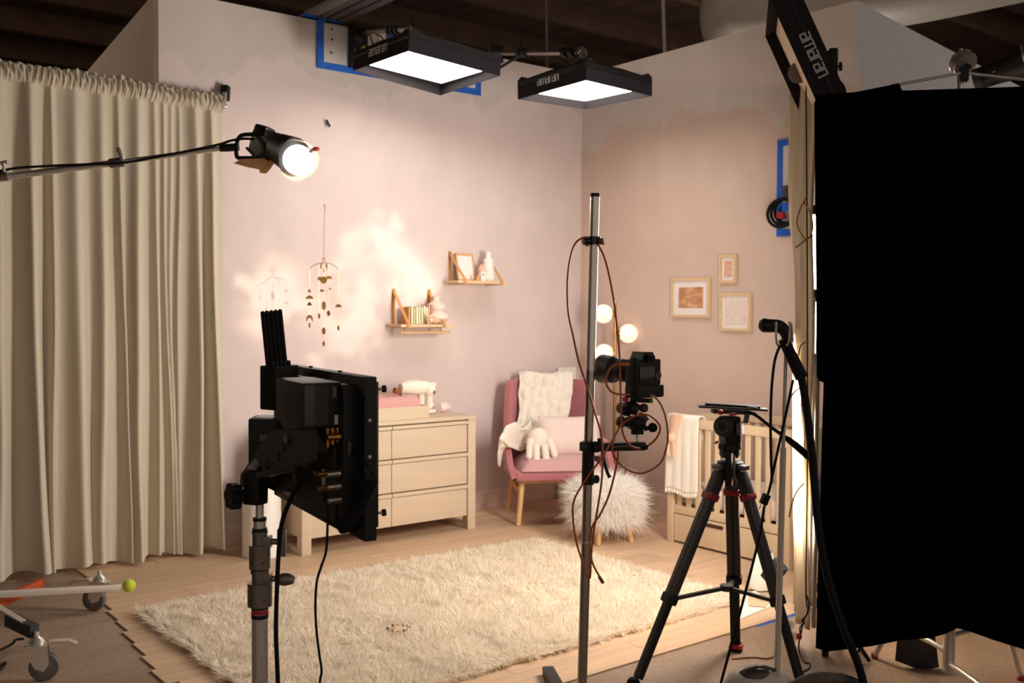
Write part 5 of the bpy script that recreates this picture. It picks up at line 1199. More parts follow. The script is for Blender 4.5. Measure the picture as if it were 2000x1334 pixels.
kn = MB(); Mk = axis_frame((-5.1203, -4.7169, 1.2594), (-5.1526, -4.7168, 1.2611))
for k in range(6):
    a = k*math.pi/3; kn.cyl(Mk @ Vector((.017*math.cos(a), .017*math.sin(a), .008)), Mk @ Vector((.017*math.cos(a), .017*math.sin(a), .026)), .0085, n=12)
kn.cyl(Mk @ Vector((0, 0, 0)), Mk @ Vector((0, 0, .010)), .012, n=16); kn.cyl(Mk @ Vector((0, 0, .006)), Mk @ Vector((0, 0, .027)), .019, n=18)
kn.build('star_knob', 'black', mo_, world=True)
# wireless receiver with antenna blades
wr = thing('video_receiver', 'small ribbed black wireless receiver with a fan of antennas on the monitor', 'receiver', (-5.0456, -4.7191, 1.4146), 1.0)
Mr = TR((-5.0444, -4.7122, 1.4567), 0.30)
wx, wy, wh = .062, .040, .083
MB().box((0, 0, 0), (wx, wy, wh), 0, .004, Mr).build('body', 'black', wr, world=True)
for k in range(11):
    MB().box((-.026+k*.0052, -wy/2-.0012, 0), (.0022, .003, wh*.9), 0, 0, Mr @ Matrix.Rotation(.0, 4, 'Y')).build('rib', 'graphite', wr, world=True)
MB().box((0, -wy/2-.0032, .0), (.012, .002, .008), 0, 0, Mr).build('badge', 'mid_grey', wr, world=True)
for k in range(5):
    xk = -.0245+k*.0098
    bp = Mr @ Vector((xk, .004-.001*k, wh/2)); tp = bp+Vector((-.0078, .0062, .098+.001*k))
    MB().cyl(bp, tp, .0044, .0042, n=12).ball(tp, .0042, (1, 1, 1), None, 10, 8).build('antenna', 'black_rubber', wr, world=True)
    MB().box((xk-.003, -.010, wh/2+.004), (.006, .01, .010), 0, .001, Mr).build('antenna_socket', 'black', wr, world=True)
MB().cyl((-5.0418, -4.7220, 1.4165), (-5.0420, -4.7224, 1.4030), .006, n=10).build('mount_stud', 'mid_grey', wr, world=True)
# battery
bt = thing('camera_battery', 'black brick battery with printed label mounted behind the field monitor', 'battery', (-5.0338, -4.6451, 1.2573))
Mb = TR((-5.0239, -4.6122, 1.3232), .95)
MB().box((0, 0, 0), (.075, .06, .135), 0, .006, Mb).build('body', 'black', bt, world=True)
for k in range(4): MB().box((-.0385, -.004+0*k, .03-.022*k), (.001, .022, .012), 0, 0, Mb).build('label', 'mid_grey', bt, world=True, smooth=False)
MB().box((0, 0, .0680), (.05, .04, .001), 0, 0, Mb).build('top_sticker', 'sticker', bt, world=True, smooth=False)
# combo stand
st = thing('combo_stand', 'heavy steel combo stand with collars and wing handles carrying the field monitor', 'stand', (PO.x, PO.y, 0))
def sp_(py): return (-5.0920, -4.7277, 1.2273)[2]-(py-1000)*1.85/1946
def scol(y0, y1, r0, r1, m, nm): return MB().cyl((PO.x, PO.y, sp_(y1)), (PO.x, PO.y, sp_(y0)), r1, r0, n=22).build(nm, m, st, world=True)
scol(984, 1014, .0075, .0075, 'chrome', 'top_pin'); scol(1011, 1017, .0125, .0125, 'black', 'ring'); scol(1016, 1033, .0115, .0115, 'chrome', 'spigot')
scol(1031, 1037, .0135, .0135, 'black', 'ring'); scol(1037, 1042, .015, .015, 'dull_steel', 'flange'); scol(1042, 1066, .0135, .0135, 'dull_steel', 'upper_clamp'); scol(1064, 1110, .0195, .0195, 'dull_steel', 'upper_collar')
scol(1109, 1114, .015, .015, 'black', 'ring'); scol(1113, 1120, .017, .017, 'dull_steel', 'flange'); scol(1120, 1142, .0145, .0145, 'dull_steel', 'lower_clamp'); scol(1138, 1184, .0225, .0225, 'dull_steel', 'lower_collar')
MB().cyl((PO.x, PO.y, .14), (PO.x, PO.y, sp_(1183)), .0152, n=24).build('lower_tube', 'chrome', st, world=True)
MB().cyl((PO.x, PO.y, .55), (PO.x, PO.y, sp_(1183)), .0146, n=24).build('sleeve', 'nickel', st, world=True)
rr_ = Vector((.785, -.62, 0)); ff_ = Vector((-.62, -.784, 0))
for y, dx in ((1058, 0), (1131, 0)):
    c = Vector((PO.x, PO.y, sp_(y))); MB().bar(c, c+rr_*.022, .02, .022, .003).build('clamp_ear', 'dull_steel', st, world=True)
    MB().cyl(c+rr_*.02, c+rr_*.036, .0058, n=12).build('clamp_bolt', 'dull_steel', st, world=True)
c = Vector((PO.x, PO.y, sp_(1060)))+rr_*.041; MB().bar(c+Vector((0, 0, .026)), c+Vector((0, 0, -.026)), .011, .017, .004, upv=tuple(rr_)).build('wing_handle', 'dull_steel', st, world=True)
c = Vector((PO.x, PO.y, sp_(1135)))+rr_*.032; MB().tube([c, c+rr_*.016+Vector((0, 0, .003)), c+rr_*.032+Vector((0, 0, .001))], lambda t: .0065+.006*math.sin(math.pi*min(1, t*1.05)), 12, 6).build('wing_handle', 'dull_steel', st, world=True)
for y0, y1, m in ((1184, 1190, 'black'), (1191, 1199, 'red'), (1200, 1208, 'black')):
    MB().lathe([(.0157, 0), (.0157, (y1-y0)*1.85/1946)], TR((PO.x, PO.y, sp_(y1))), 24, False).build('sticker_band', m, st, world=True)
MB().box(tuple(Vector((PO.x, PO.y, sp_(1250)))+ff_*.0150+rr_*.006), (.007, .002, .046), yaw-math.pi/2).build('barcode_label', 'sticker', st, world=True, smooth=False)
for y in (1096, 1168):
    for s in (-.5, .6):
        r0 = .0197 if y < 1100 else .0227; MB().cyl(Vector((PO.x, PO.y, sp_(y)))+(ff_*math.cos(s)+rr_*math.sin(s))*(r0-.001), Vector((PO.x, PO.y, sp_(y)))+(ff_*math.cos(s)+rr_*math.sin(s))*(r0+.0006), .0018, n=8).build('set_screw', 'black', st, world=True)
for a in (.4, 2.5, 4.6):
    MB().bar((PO.x, PO.y, .50), (PO.x+.55*math.cos(a), PO.y+.55*math.sin(a), .015), .03, .02, .004).build('leg', 'chrome', st, world=True)
    MB().bar((PO.x, PO.y, .16), (PO.x+.30*math.cos(a), PO.y+.30*math.sin(a), .24), .02, .012, .003).build('leg_brace', 'chrome', st, world=True)
# its cables
cb1 = thing('video_cable', 'thick black video cable hanging from the back of the field monitor', 'cable', (-5.0932, -4.8011, 0.9417))
MB().tube([(-5.0385, -4.8813, 1.3165), (-5.0634, -4.8872, 1.3161), (-5.0791, -4.8754, 1.3017), (-5.0861, -4.8456, 1.2683), (-5.0944, -4.8279, 1.2254), (-5.0950, -4.8164, 1.1776), (-5.0989, -4.8161, 1.1044), (-5.1014, -4.8168, 1.0313), (-5.1007, -4.8194, 0.9764), (-5.1000, -4.8218, 0.9261), (-5.0999, -4.8272, 0.7844), (-5.0987, -4.8418, 0.4188), (-5.0, -4.85, .02), (-4.7, -5.3, .012)], .0042, 10, 8).build('cord', 'black_rubber', cb1, world=True)
MB().cyl((-5.0643, -4.8928, 1.3178), (-5.0385, -4.8813, 1.3165), .0052, n=12).build('plug', 'nickel', cb1, world=True)
cb2 = thing('data_cable', 'thin black cable dangling from the rear sockets of the field monitor', 'cable', (-5.0672, -4.9225, 0.9713))
MB().cyl((-5.0581, -4.9243, 1.2885), (-5.0604, -4.9359, 1.2711), .009, .0055, n=12).build('plug', 'black_rubber', cb2, world=True)
MB().tube([(-5.0627, -4.9403, 1.2738), (-5.0639, -4.9407, 1.2406), (-5.0666, -4.9403, 1.1926), (-5.0732, -4.9361, 1.1663), (-5.0797, -4.9319, 1.1401), (-5.0823, -4.9313, 1.1008), (-5.0816, -4.9335, 1.0572), (-5.0781, -4.9379, 1.0135), (-5.0757, -4.9408, 0.9856), (-5.0789, -4.9393, 0.9568), (-5.0836, -4.9407, 0.8214), (-5.0830, -4.9574, 0.3848), (-4.9, -5.2, .02), (-4.6, -5.5, .012)], .0023, 8, 8).build('cord', 'black_rubber', cb2, world=True)
cb3 = thing('coiled_cable', 'springy coiled black cable looped on the monitor back', 'cable', (-5.0687, -5.0376, 1.2744))
co = []; A0 = V((-5.0539, -5.0727, 1.3295)); A1 = V((-5.0688, -5.0627, 1.2826)); A2 = V((-5.0738, -5.0093, 1.2416))
for k in range(23*10):
    t = k/(23*10); p = A0.lerp(A1, t).lerp(A1.lerp(A2, t), t); tg = (A1.lerp(A2, t)-A0.lerp(A1, t)).normalized(); e1 = tg.cross(fw).normalized(); e2 = tg.cross(e1); a = k/10*2*math.pi
    co.append(p+(e1*math.cos(a)+e2*math.sin(a))*.0095)
MB().tube(co, .0019, 6, 0).build('coil', 'black_rubber', cb3, world=True)
MB().tube([(-5.0483, -4.9481, 1.3699), (-5.0525, -5.0086, 1.3700), (-5.0563, -5.0571, 1.3550), (-5.0538, -5.0724, 1.3402), co[0]], .0018, 6).tube([co[-1], (-5.0759, -5.0078, 1.2366), (-5.0630, -4.9664, 1.2535), (-5.0600, -4.9426, 1.2712)], .0018, 6).build('lead', 'black_rubber', cb3, world=True)
MB().cyl((-5.0483, -4.9481, 1.3699), (-5.0528, -4.9953, 1.3771), .006, n=10).build('plug', 'black_rubber', cb3, world=True)
cb4 = thing('power_cable', 'short black cable with a clear plug under the monitor bracket', 'cable', (-5.0300, -4.7119, 1.2546))
MB().tube([(-5.0719, -4.7035, 1.2754), (-5.0614, -4.7121, 1.2677), (-5.0544, -4.7305, 1.2638)], .004, 8).build('cord', 'black_rubber', cb4, world=True)
MB().tube([(-5.0544, -4.7305, 1.2638), (-5.0476, -4.7488, 1.2609), (-5.0386, -4.7560, 1.2581), (-5.0370, -4.7697, 1.2656)], lambda t: .007+.004*math.sin(math.pi*t), 12).build('plug', 'dull_steel', cb4, world=True)

# ---------------------------------------------------------------- pole stand with the overhead still camera
PB0 = V((-3.4652, -3.8311, -0.0997)); PT = V((-3.3926, -3.8094, 2.0252))
ps_ = thing('pole_stand', 'tall chrome pole stand carrying the stills camera in the middle', 'stand', (PB0.x, PB0.y, 0))
def pp_(py): t = (py-381)/(1530-381); return PT.lerp(PB0, t)
base_c = pp_(1530); base_c.z = max(base_c.z, .06)
MB().cyl(base_c, pp_(1058), .0175, n=24).build('lower_pole', 'nickel', ps_, world=True)
MB().cyl(pp_(1058), pp_(722), .017, n=24).build('middle_pole', 'nickel', ps_, world=True)
MB().cyl(pp_(722), pp_(384), .0172, n=24).build('upper_pole', 'chrome', ps_, world=True)
for y in (1058, 722): MB().cyl(pp_(y+2), pp_(y-2), .0182, n=24).build('joint_ring', 'chrome', ps_, world=True)
MB().cyl(pp_(385), pp_(378), .0178, n=24).build('end_cap', 'black', ps_, world=True)
for tp_ in ((-3.0461, -3.1570, 0.02), (PB0.x-.62, PB0.y+.05, .02), (PB0.x+.18, PB0.y-.62, .02)):
    a = Vector((PB0.x, PB0.y, .09)); MB().bar(a, tp_, .05, .05, .006).build('base_leg', 'black', ps_, world=True)
MB().cyl((PB0.x, PB0.y, .03), (PB0.x, PB0.y, .16), .05, n=20).build('base_hub', 'black', ps_, world=True)
cc = thing('cable_clamp', 'small black and red clamp holding the orange cable near the top of the pole', 'clamp', tuple(pp_(472)))
ctr = pp_(470)
MB().lathe([(.018, -.014), (.026, -.014), (.026, .014), (.018, .014)], TR(ctr), 20, False).build('band', 'black_gloss', cc, world=True)
MB().cyl((-3.4555, -3.8170, 1.8539), (-3.4300, -3.8244, 1.8565), .012, n=12).build('knob', 'black_gloss', cc, world=True)
MB().bar((-3.4001, -3.8353, 1.8555), (-3.3871, -3.8455, 1.8575), .022, .022, .003).build('jaw', 'black_gloss', cc, world=True)
MB().bar((-3.3983, -3.8494, 1.8549), (-3.3911, -3.8551, 1.8568), .018, .026, .003).bar((-3.4431, -3.8145, 1.8418), (-3.4331, -3.8225, 1.8400), .008, .006, .001).build('red_trim', 'orange_cord', cc, world=True)
ba = thing('camera_bracket', 'black clamp bracket with a side arm and lever on the chrome pole', 'bracket', tuple(pp_(905)))
MB().cyl(pp_(946), pp_(868), .0225, n=24).build('sleeve', 'black', ba, world=True)
MB().cyl(pp_(878), pp_(862), .026, n=24).build('collar', 'black', ba, world=True)
MB().cyl((-3.4626, -3.8133, 1.1197), (-3.4424, -3.8292, 1.1198), .0165, n=16).build('clamp_knob', 'graphite', ba, world=True)
MB().cyl((-3.4375, -3.8628, 1.0056), (-3.4357, -3.8769, 1.0073), .015, n=16).build('lock_knob', 'black', ba, world=True)
MB().cyl((-3.4358, -3.8598, 1.1208), (-3.4215, -3.8712, 1.1209), .02, n=16).build('lock_knob', 'black', ba, world=True)
MB().bar((-3.4135, -3.8521, 1.1181), (-3.2763, -3.9603, 1.1227), .034, .030, .006).build('arm', 'black', ba, world=True)
MB().bar((-3.3813, -3.9029, 1.1211), (-3.3324, -3.9414, 1.1251), .0012, .006, .0).build('arm_lettering', 'mid_grey', ba, world=True)
MB().tube([(-3.4199, -3.8856, 1.1095), (-3.4217, -3.8983, 1.0745), (-3.4206, -3.9133, 1.0362), (-3.4137, -3.9194, 1.0181)], lambda t: .006+.002*(t > .9), 10).build('lever', 'black', ba, world=True)
MB().cyl((-3.4127, -3.8642, 1.1507), (-3.4130, -3.8647, 1.1324), .008, n=10).build('stop_pin', 'black', ba, world=True)
gh_ = thing('geared_head', 'black geared tripod head with round knobs under the stills camera', 'tripod head', (-3.2848, -3.9276, 1.1365))
MB().cyl((-3.2849, -3.9276, 1.1328), (-3.2845, -3.9269, 1.1624), .006, n=12).build('stud', 'chrome', gh_, world=True)
MB().cyl((-3.2845, -3.9269, 1.1624), (-3.2842, -3.9264, 1.1809), .024, n=20).build('base', 'black', gh_, world=True)
MB().bar((-3.3087, -3.9065, 1.1955), (-3.2593, -3.9455, 1.1958), .04, .03, .006).build('pan_block', 'black', gh_, world=True)
MB().tube([(-3.3173, -3.8995, 1.2029), (-3.3054, -3.9341, 1.2089), (-3.2810, -3.9664, 1.2028)], lambda t: .016+.008*math.sin(math.pi*t), 14).build('lower_gear', 'black', gh_, world=True)
MB().ball((-3.3303, -3.8890, 1.2065), .020, (1, 1, 1.1)).build('knob', 'graphite', gh_, world=True)
MB().cyl((-3.2870, -3.9623, 1.1845), (-3.2754, -3.9713, 1.1882), .008, n=10).build('knob_shaft', 'black', gh_, world=True)
MB().ball((-3.2697, -3.9884, 1.1913), .0175, (1, 1, 1)).build('knob', 'black_rubber', gh_, world=True)
MB().bar((-3.3169, -3.8988, 1.2287), (-3.3133, -3.8998, 1.2768), .03, .026, .006).build('tilt_arm', 'black', gh_, world=True)
MB().tube([(-3.3223, -3.8935, 1.2564), (-3.3162, -3.9237, 1.2603), (-3.3019, -3.9481, 1.2504)], lambda t: .018+.006*math.sin(math.pi*t), 14).build('upper_gear', 'black', gh_, world=True)
MB().ball((-3.3325, -3.8855, 1.2564), .0175, (.8, 1, 1.1)).build('knob', 'mid_grey', gh_, world=True)
MB().tube([(-3.2903, -3.9442, 1.2586), (-3.2859, -3.9604, 1.2597), (-3.2759, -3.9684, 1.2579)], lambda t: .010+.006*math.sin(math.pi*t), 12).build('knob', 'graphite', gh_, world=True)
MB().tube([(-3.3022, -3.9486, 1.2321), (-3.2893, -3.9589, 1.2266), (-3.2794, -3.9672, 1.2139)], .014, 12).build('knob', 'graphite', gh_, world=True)
MB().bar((-3.3045, -3.9065, 1.2861), (-3.2407, -3.9570, 1.2828), .04, .014, .004).build('plate_clamp', 'black', gh_, world=True)
MB().cyl((-3.3345, -3.9080, 1.2915), (-3.3344, -3.9208, 1.2924), .010, n=14).build('lock_button', 'red', gh_, world=True)
MB().cyl((-3.2711, -3.9710, 1.2873), (-3.2625, -3.9778, 1.2873), .008, n=12).build('level_vial', 'green_bit', gh_, world=True)
MB().bar((-3.2999, -3.9095, 1.3037), (-3.2447, -3.9530, 1.3041), .045, .008, .001).build('quick_plate', 'steel', gh_, world=True)
# stills camera: body squared up to the back wall, lens towards it
cm = thing('stills_camera', 'black stills camera with battery grip and hooded zoom lens on the pole bracket', 'camera', (-3.2678, -3.9345, 1.3104))
cc0 = V((-3.2653, -3.9337, 1.3862)); bw = .128
MB().box(cc0, (bw, .055, .096), 0, .008).build('body', 'black', cm, world=True)
MB().box(cc0+Vector((bw*.40, .02, 0)), (.032, .07, .09), 0, .012).build('hand_grip', 'black_rubber', cm, world=True)
MB().box(cc0+Vector((.004, -.004, -.068)), (bw+.012, .064, .046), 0, .010).build('battery_grip', 'black', cm, world=True)
hp = MB(); hp.prism([(-.038, 0), (.034, 0), (.022, .028), (-.022, .030)], .06, frame(cc0+Vector((-.002, .03, .045)), (1, 0, 0), (0, 0, 1), (0, -1, 0))); hp.build('viewfinder_hump', 'black', cm, world=True, smooth=False)
MB().box(cc0+Vector((-.004, -.036, .052)), (.034, .018, .024), 0, .004).build('eyepiece', 'black_rubber', cm, world=True)
MB().box(cc0+Vector((-.012, -.030, -.006)), (.078, .006, .056), 0, .003).build('rear_screen', 'screen_glass', cm, world=True)
MB().cyl(cc0+Vector((.046, -.027, -.012)), cc0+Vector((.046, -.032, -.012)), .016, n=20).build('rear_dial', 'graphite', cm, world=True)
MB().cyl(cc0+Vector((.046, .0, .048)), cc0+Vector((.046, .0, .058)), .012, n=18).build('mode_dial', 'black', cm, world=True)
MB().cyl(cc0+Vector((-.05, .0, .048)), cc0+Vector((-.05, .0, .054)), .010, n=18).build('power_dial', 'black', cm, world=True)
Ml = axis_frame(cc0+Vector((-.014, .025, .002)), cc0+Vector((-.014, .3, .004)))
MB().lathe([(.034, 0), (.037, .008), (.037, .03), (.040, .034), (.042, .062), (.040, .064), (.0405, .095), (.043, .10), (.043, .125)], Ml, 32).build('lens_barrel', 'black', cm, world=True)
for z in (.033, .064, .098): MB().lathe([(.0425, z-.001), (.0435, z), (.0425, z+.001)], Ml, 32, False).build('lens_ring', 'mid_grey', cm, world=True)
MB().lathe([(.044, .108), (.049, .112), (.054, .165), (.0545, .168), (.051, .168), (.046, .115)], Ml, 32, False).build('lens_hood', 'graphite', cm, world=True)
# orange tether cable in three runs
oc = thing('tether_cable', 'orange tether cable looping around the pole, bracket and stills camera', 'cable', (-3.4975, -3.9045, 0.6667))
MB().tube([(-3.4531, -3.8439, 1.8671), (-3.4717, -3.8293, 1.8651), (-3.4934, -3.8130, 1.8414), (-3.5086, -3.8033, 1.7795), (-3.5156, -3.8011, 1.6921), (-3.5140, -3.8057, 1.6013), (-3.5036, -3.8166, 1.5286), (-3.4879, -3.8327, 1.4287), (-3.4718, -3.8617, 1.3350), (-3.4586, -3.8882, 1.2473), (-3.4564, -3.9181, 1.1739), (-3.4669, -3.9377, 1.1102), (-3.4711, -3.9380, 1.0119), (-3.4716, -3.9163, 0.9006), (-3.4706, -3.8951, 0.8061), (-3.4774, -3.8927, 0.7247), (-3.4811, -3.8921, 0.6632), (-3.4881, -3.8726, 0.6986), (-3.5096, -3.8523, 0.7855), (-3.5183, -3.8421, 0.8761), (-3.5131, -3.8438, 0.9395), (-3.4996, -3.8899, 1.0155), (-3.4797, -3.9411, 1.0902), (-3.4480, -3.9638, 1.1528), (-3.4136, -3.9762, 1.2089), (-3.3652, -4.0004, 1.2403), (-3.3214, -4.0223, 1.2395), (-3.2937, -4.0456, 1.2019), (-3.3042, -4.0389, 1.1605), (-3.3155, -4.0056, 1.1289)], .0036, 8, 8).build('cord', 'orange_cord', oc, world=True)
MB().tube([(-3.4209, -3.8575, 1.8425), (-3.4113, -3.8795, 1.7982), (-3.3980, -3.8926, 1.7292), (-3.3851, -3.9065, 1.6293), (-3.3792, -3.9142, 1.5475), (-3.3876, -3.9368, 1.4484), (-3.4005, -3.9564, 1.3325), (-3.4065, -3.9690, 1.2077), (-3.3903, -3.9709, 1.1581), (-3.3723, -3.9861, 1.1313), (-3.3327, -3.9924, 1.1197)], .0036, 8, 8).build('cord', 'orange_cord', oc, world=True)
MB().tube([(-3.3767, -3.9720, 1.4189), (-3.4119, -3.9695, 1.4216), (-3.4415, -3.9592, 1.4148), (-3.4573, -3.9478, 1.3862), (-3.4592, -3.9477, 1.3488), (-3.4330, -3.9567, 1.3196), (-3.3611, -3.9628, 1.3112)], .0036, 8, 8).tube([(-3.2826, -3.9868, 1.3073), (-3.2627, -4.0030, 1.2928), (-3.2447, -4.0188, 1.2491), (-3.2357, -4.0284, 1.1836), (-3.2394, -4.0277, 1.1252), (-3.2588, -4.0145, 1.0649), (-3.3166, -3.9828, 1.0316), (-3.3790, -3.9583, 1.0526), (-3.4222, -3.9480, 1.0986), (-3.4397, -3.9578, 1.1479)], .0036, 8, 8).build('cord', 'orange_cord', oc, world=True)
MB().tube([(-3.4106, -3.9564, 1.1167), (-3.4141, -3.9553, 1.0717), (-3.4368, -3.9414, 0.9637), (-3.4633, -3.9232, 0.8917), (-3.4631, -3.8867, 0.8474), (-3.4590, -3.8669, 0.7811), (-3.4732, -3.8962, 0.7193), (-3.4664, -3.9289, 0.6705)], .0036, 8, 8).build('cord', 'orange_cord', oc, world=True)
MB().cyl((-3.4692, -3.9266, 0.6741), (-3.4583, -3.9361, 0.6508), .006, n=10).build('plug', 'plush_brown', oc, world=True)
MB().cyl((-3.3326, -3.9924, 1.1215), (-3.3141, -4.0068, 1.1271), .008, n=10).build('plug', 'black_rubber', oc, world=True)
MB().bar((-3.4119, -3.9695, 1.4216), (-3.3824, -3.9802, 1.4194), .010, .012, .002).build('plug', 'orange_cord', oc, world=True)

# ---------------------------------------------------------------- video tripod
tp3 = thing('video_tripod', 'black carbon video tripod with red leg clamps and fluid head', 'tripod', (-2.2955, -3.5670, -0))
feet = [V((-2.1180, -3.4435, -0)), V((-2.8591, -3.4979, 0)), V((-2.3168, -3.9657, 0))]
ap = V((-2.3681, -3.6019, 0.911))
def lerp(a, b, t): return a+(b-a)*t
for k, f in enumerate(feet):
    d2 = Vector((f.x-ap.x, f.y-ap.y, 0)).normalized(); sh_ = ap+d2*.055+Vector((0, 0, -.01)); tn = Vector((-d2.y, d2.x, 0))
    lg = (f-sh_); Lg = lg.length; dl = lg.normalized(); wv = tn
    def leg_bar(t0, t1, w, h, m, nm, off=0.0, par=None):
        return MB().bar(lerp(sh_, f, t0)+wv*off, lerp(sh_, f, t1)+wv*off, h, w, min(w, h)*.28, upv=tuple(wv)).build(nm, m, par or tp3, world=True)
    L1 = leg_bar(.0, .60, .062, .030, 'graphite', 'leg_upper')
    leg_bar(.03, .60, .010, .0315, 'black', 'leg_groove', 0.0, L1)
    leg_bar(.50, .95, .046, .024, 'black', 'leg_lower')
    leg_bar(.57, .615, .072, .044, 'black', 'leg_lock')
    leg_bar(.0, .115, .054, .044, 'dark_grey', 'shoulder')
    q0 = lerp(sh_, f, .10); q1 = lerp(sh_, f, .135)
    MB().bar(q0, q1, .046, .076, .012, upv=tuple(wv)).build('red_clamp', 'red_rubber', tp3, world=True)
    MB().bar(ap+d2*.02+Vector((0, 0, .016)), ap+d2*.085+Vector((0, 0, .010)), .05, .022, .006).build('leg_latch', 'mid_grey', tp3, world=True)
    MB().lathe([(.03, 0), (.034, .01), (.028, .035), (.018, .05)], TR((f.x, f.y, 0)), 16).build('foot', 'black_rubber', tp3, world=True)
    MB().box((f.x-.01, f.y-.02, .026), (.045, .045, .02), .4, .008).build('foot_tab', 'red', tp3, world=True)
cen = sum((lerp(ap+Vector(((f.x-ap.x)*.1, (f.y-ap.y)*.1, 0)), f, .595) for f in feet), Vector())/3; cen.z += .02
MB().cyl(cen-Vector((0, 0, .012)), cen+Vector((0, 0, .012)), .03, n=16).build('spreader_hub', 'dark_grey', tp3, world=True)
for f in feet:
    e = lerp(ap, f, .60); MB().bar(cen, e, .018, .016, .003).build('spreader_arm', 'graphite', tp3, world=True)
MB().lathe([(.035, -.05), (.05, -.02), (.058, .01), (.058, .03), (.05, .034)], TR(ap), 24).build('bowl', 'black', tp3, world=True)
MB().bar(V((-2.4259, -3.6426, 0.9891)), V((-2.4201, -3.6398, 0.8462)), .028, .034, .004).build('tie_down', 'black', tp3, world=True)
MB().tube([(-2.4244, -3.6696, 0.9808), (-2.4257, -3.6720, 0.8916), (-2.4155, -3.6809, 0.865), (-2.4282, -3.6720, 0.8359)], .005, 8).build('strap_hook', 'mid_grey', tp3, world=True)
fh = thing('fluid_head', 'black fluid head with sliding plate and pan bar on the video tripod', 'tripod head', (-2.3691, -3.5991, 0.9679))
H = lambda px, py, d=4.43: None
MB().lathe([(.04, 0), (.046, .012), (.046, .05), (.04, .06)], TR((-2.3692, -3.5992, 0.961)), 24).build('pan_base', 'black', fh, world=True)
for k in range(12):
    a = k/12*2*math.pi; c = V((-2.3685, -3.5980, 1.0088)); MB().box(c+Vector((.046*math.cos(a), .046*math.sin(a), 0)), (.008, .012, .022), a, .001).build('grip_rib', 'dark_grey', fh, world=True)
MB().bar((-2.3684, -3.5978, 1.0179), (-2.3665, -3.5945, 1.1454), .074, .09, .014).build('drag_housing', 'black', fh, world=True)
Md = axis_frame((-2.4069, -3.6025, 1.1009), (-2.4733, -3.6263, 1.1053))
MB().lathe([(.044, -.02), (.046, 0), (.046, .022), (.036, .03), (.015, .032)], Md, 28).build('drag_dial', 'dark_grey', fh, world=True)
MB().lathe([(.026, .031), (.028, .033), (.022, .034)], Md, 24, False).build('dial_ring', 'mid_grey', fh, world=True)
MB().bar((-2.3883, -3.6557, 1.0933), (-2.3787, -3.6760, 1.0946), .05, .05, .008).build('side_cover', 'mid_grey', fh, world=True)
MB().bar((-2.4288, -3.5446, 1.1655), (-2.2931, -3.6520, 1.1595), .06, .016, .003).build('plate_bed', 'dark_grey', fh, world=True)
MB().bar((-2.4596, -3.4939, 1.1861), (-2.2521, -3.7092, 1.1754), .075, .010, .002).build('sliding_plate', 'graphite', fh, world=True)
MB().bar((-2.4361, -3.5121, 1.1954), (-2.2751, -3.6907, 1.1866), .045, .010, .003).build('top_plate', 'black', fh, world=True)
MB().bar((-2.3517, -3.6810, 1.1923), (-2.3166, -3.7090, 1.1835), .02, .008, .002).build('plate_screw', 'mid_grey', fh, world=True)
MB().ball((-2.4376, -3.6013, 1.1660), .012, (1.2, 1, 1)).build('red_lock', 'red', fh, world=True)
MB().bar((-2.4156, -3.6317, 1.1582), (-2.3892, -3.6526, 1.1584), .012, .010, .003).build('red_lock', 'red', fh, world=True)
MB().bar((-2.4590, -3.5895, 1.0287), (-2.4465, -3.5990, 1.0378), .01, .01, .002).build('red_lock', 'red', fh, world=True)
MB().bar((-2.3279, -3.6626, 1.1624), (-2.3357, -3.6581, 1.1171), .02, .018, .004).build('bar_rosette', 'mid_grey', fh, world=True)
MB().tube([(-2.3288, -3.6492, 1.1613), (-2.3299, -3.6865, 1.1622), (-2.3333, -3.7225, 1.1519), (-2.3312, -3.7893, 1.1132), (-2.3216, -3.8623, 1.0711)], .0085, 10).build('pan_bar', 'black', fh, world=True)
MB().tube([(-2.3216, -3.8623, 1.0711), (-2.3046, -3.9153, 1.0318), (-2.2854, -3.9837, 0.9731)], lambda t: .011+.005*math.sin(math.pi*t), 12).build('pan_grip', 'black_rubber', fh, world=True)

# ---------------------------------------------------------------- garment steamer
gs = thing('garment_steamer', 'upright garment steamer with slim pole, hung handset and black hose', 'steamer', (-2.6411, -3.9737, 0))
bc_ = V((-2.6545, -3.9891, 0))
Ms = TR((bc_.x, bc_.y, 0), yaw-math.pi/2)
def dome(u, v):
    a = u*2*math.pi; r = (.135*math.cos(v*1.15))*(1+.12*math.cos(2*a)); return Ms @ Vector((r*math.cos(a)*1.0, r*math.sin(a)*.85,   .02+.168*math.sin(v*1.571)**.8))
MB().grid(dome, 40, 14, True).add([Ms @ Vector((.056*math.cos(a)*1.12, .046*math.sin(a), .187)) for a in [i*math.pi/10 for i in range(20)]], [tuple(range(20))]).build('base', 'grey_plastic', gs, world=True, ang=180)
def tank(u, v):
    a = u*2*math.pi; r = .058*math.cos(v*1.4); return Ms @ Vector((-.018+r*math.cos(a)*1.1, -.03+r*math.sin(a)*.75, .170+.035*math.sin(v*1.4)))
MB().grid(tank, 30, 8, True).build('water_tank', 'dark_lid', gs, world=True, ang=180)
MB().tube([Ms @ Vector((-.08, -.03, .18)), Ms @ Vector((-.01, -.05, .212)), Ms @ Vector((.06, -.03, .19))], .007, 8).build('tank_handle', 'dark_lid', gs, world=True)
P0 = V((-2.5900, -4.0305, 0.1028)); P1 = V((-2.5414, -4.0177, 1.4788)); P0b = Vector((P0.x, P0.y, .10))
MB().cyl(P0b, lerp(P0, P1, .70), .0125, n=14).build('lower_pole', 'grey_plastic', gs, world=True)
MB().cyl(lerp(P0, P1, .70), P1, .0075, n=12).build('upper_pole', 'steel', gs, world=True)
MB().cyl(P0b, P0+Vector((0, 0, .06)), .024, n=16).build('pole_socket', 'grey_plastic', gs, world=True)
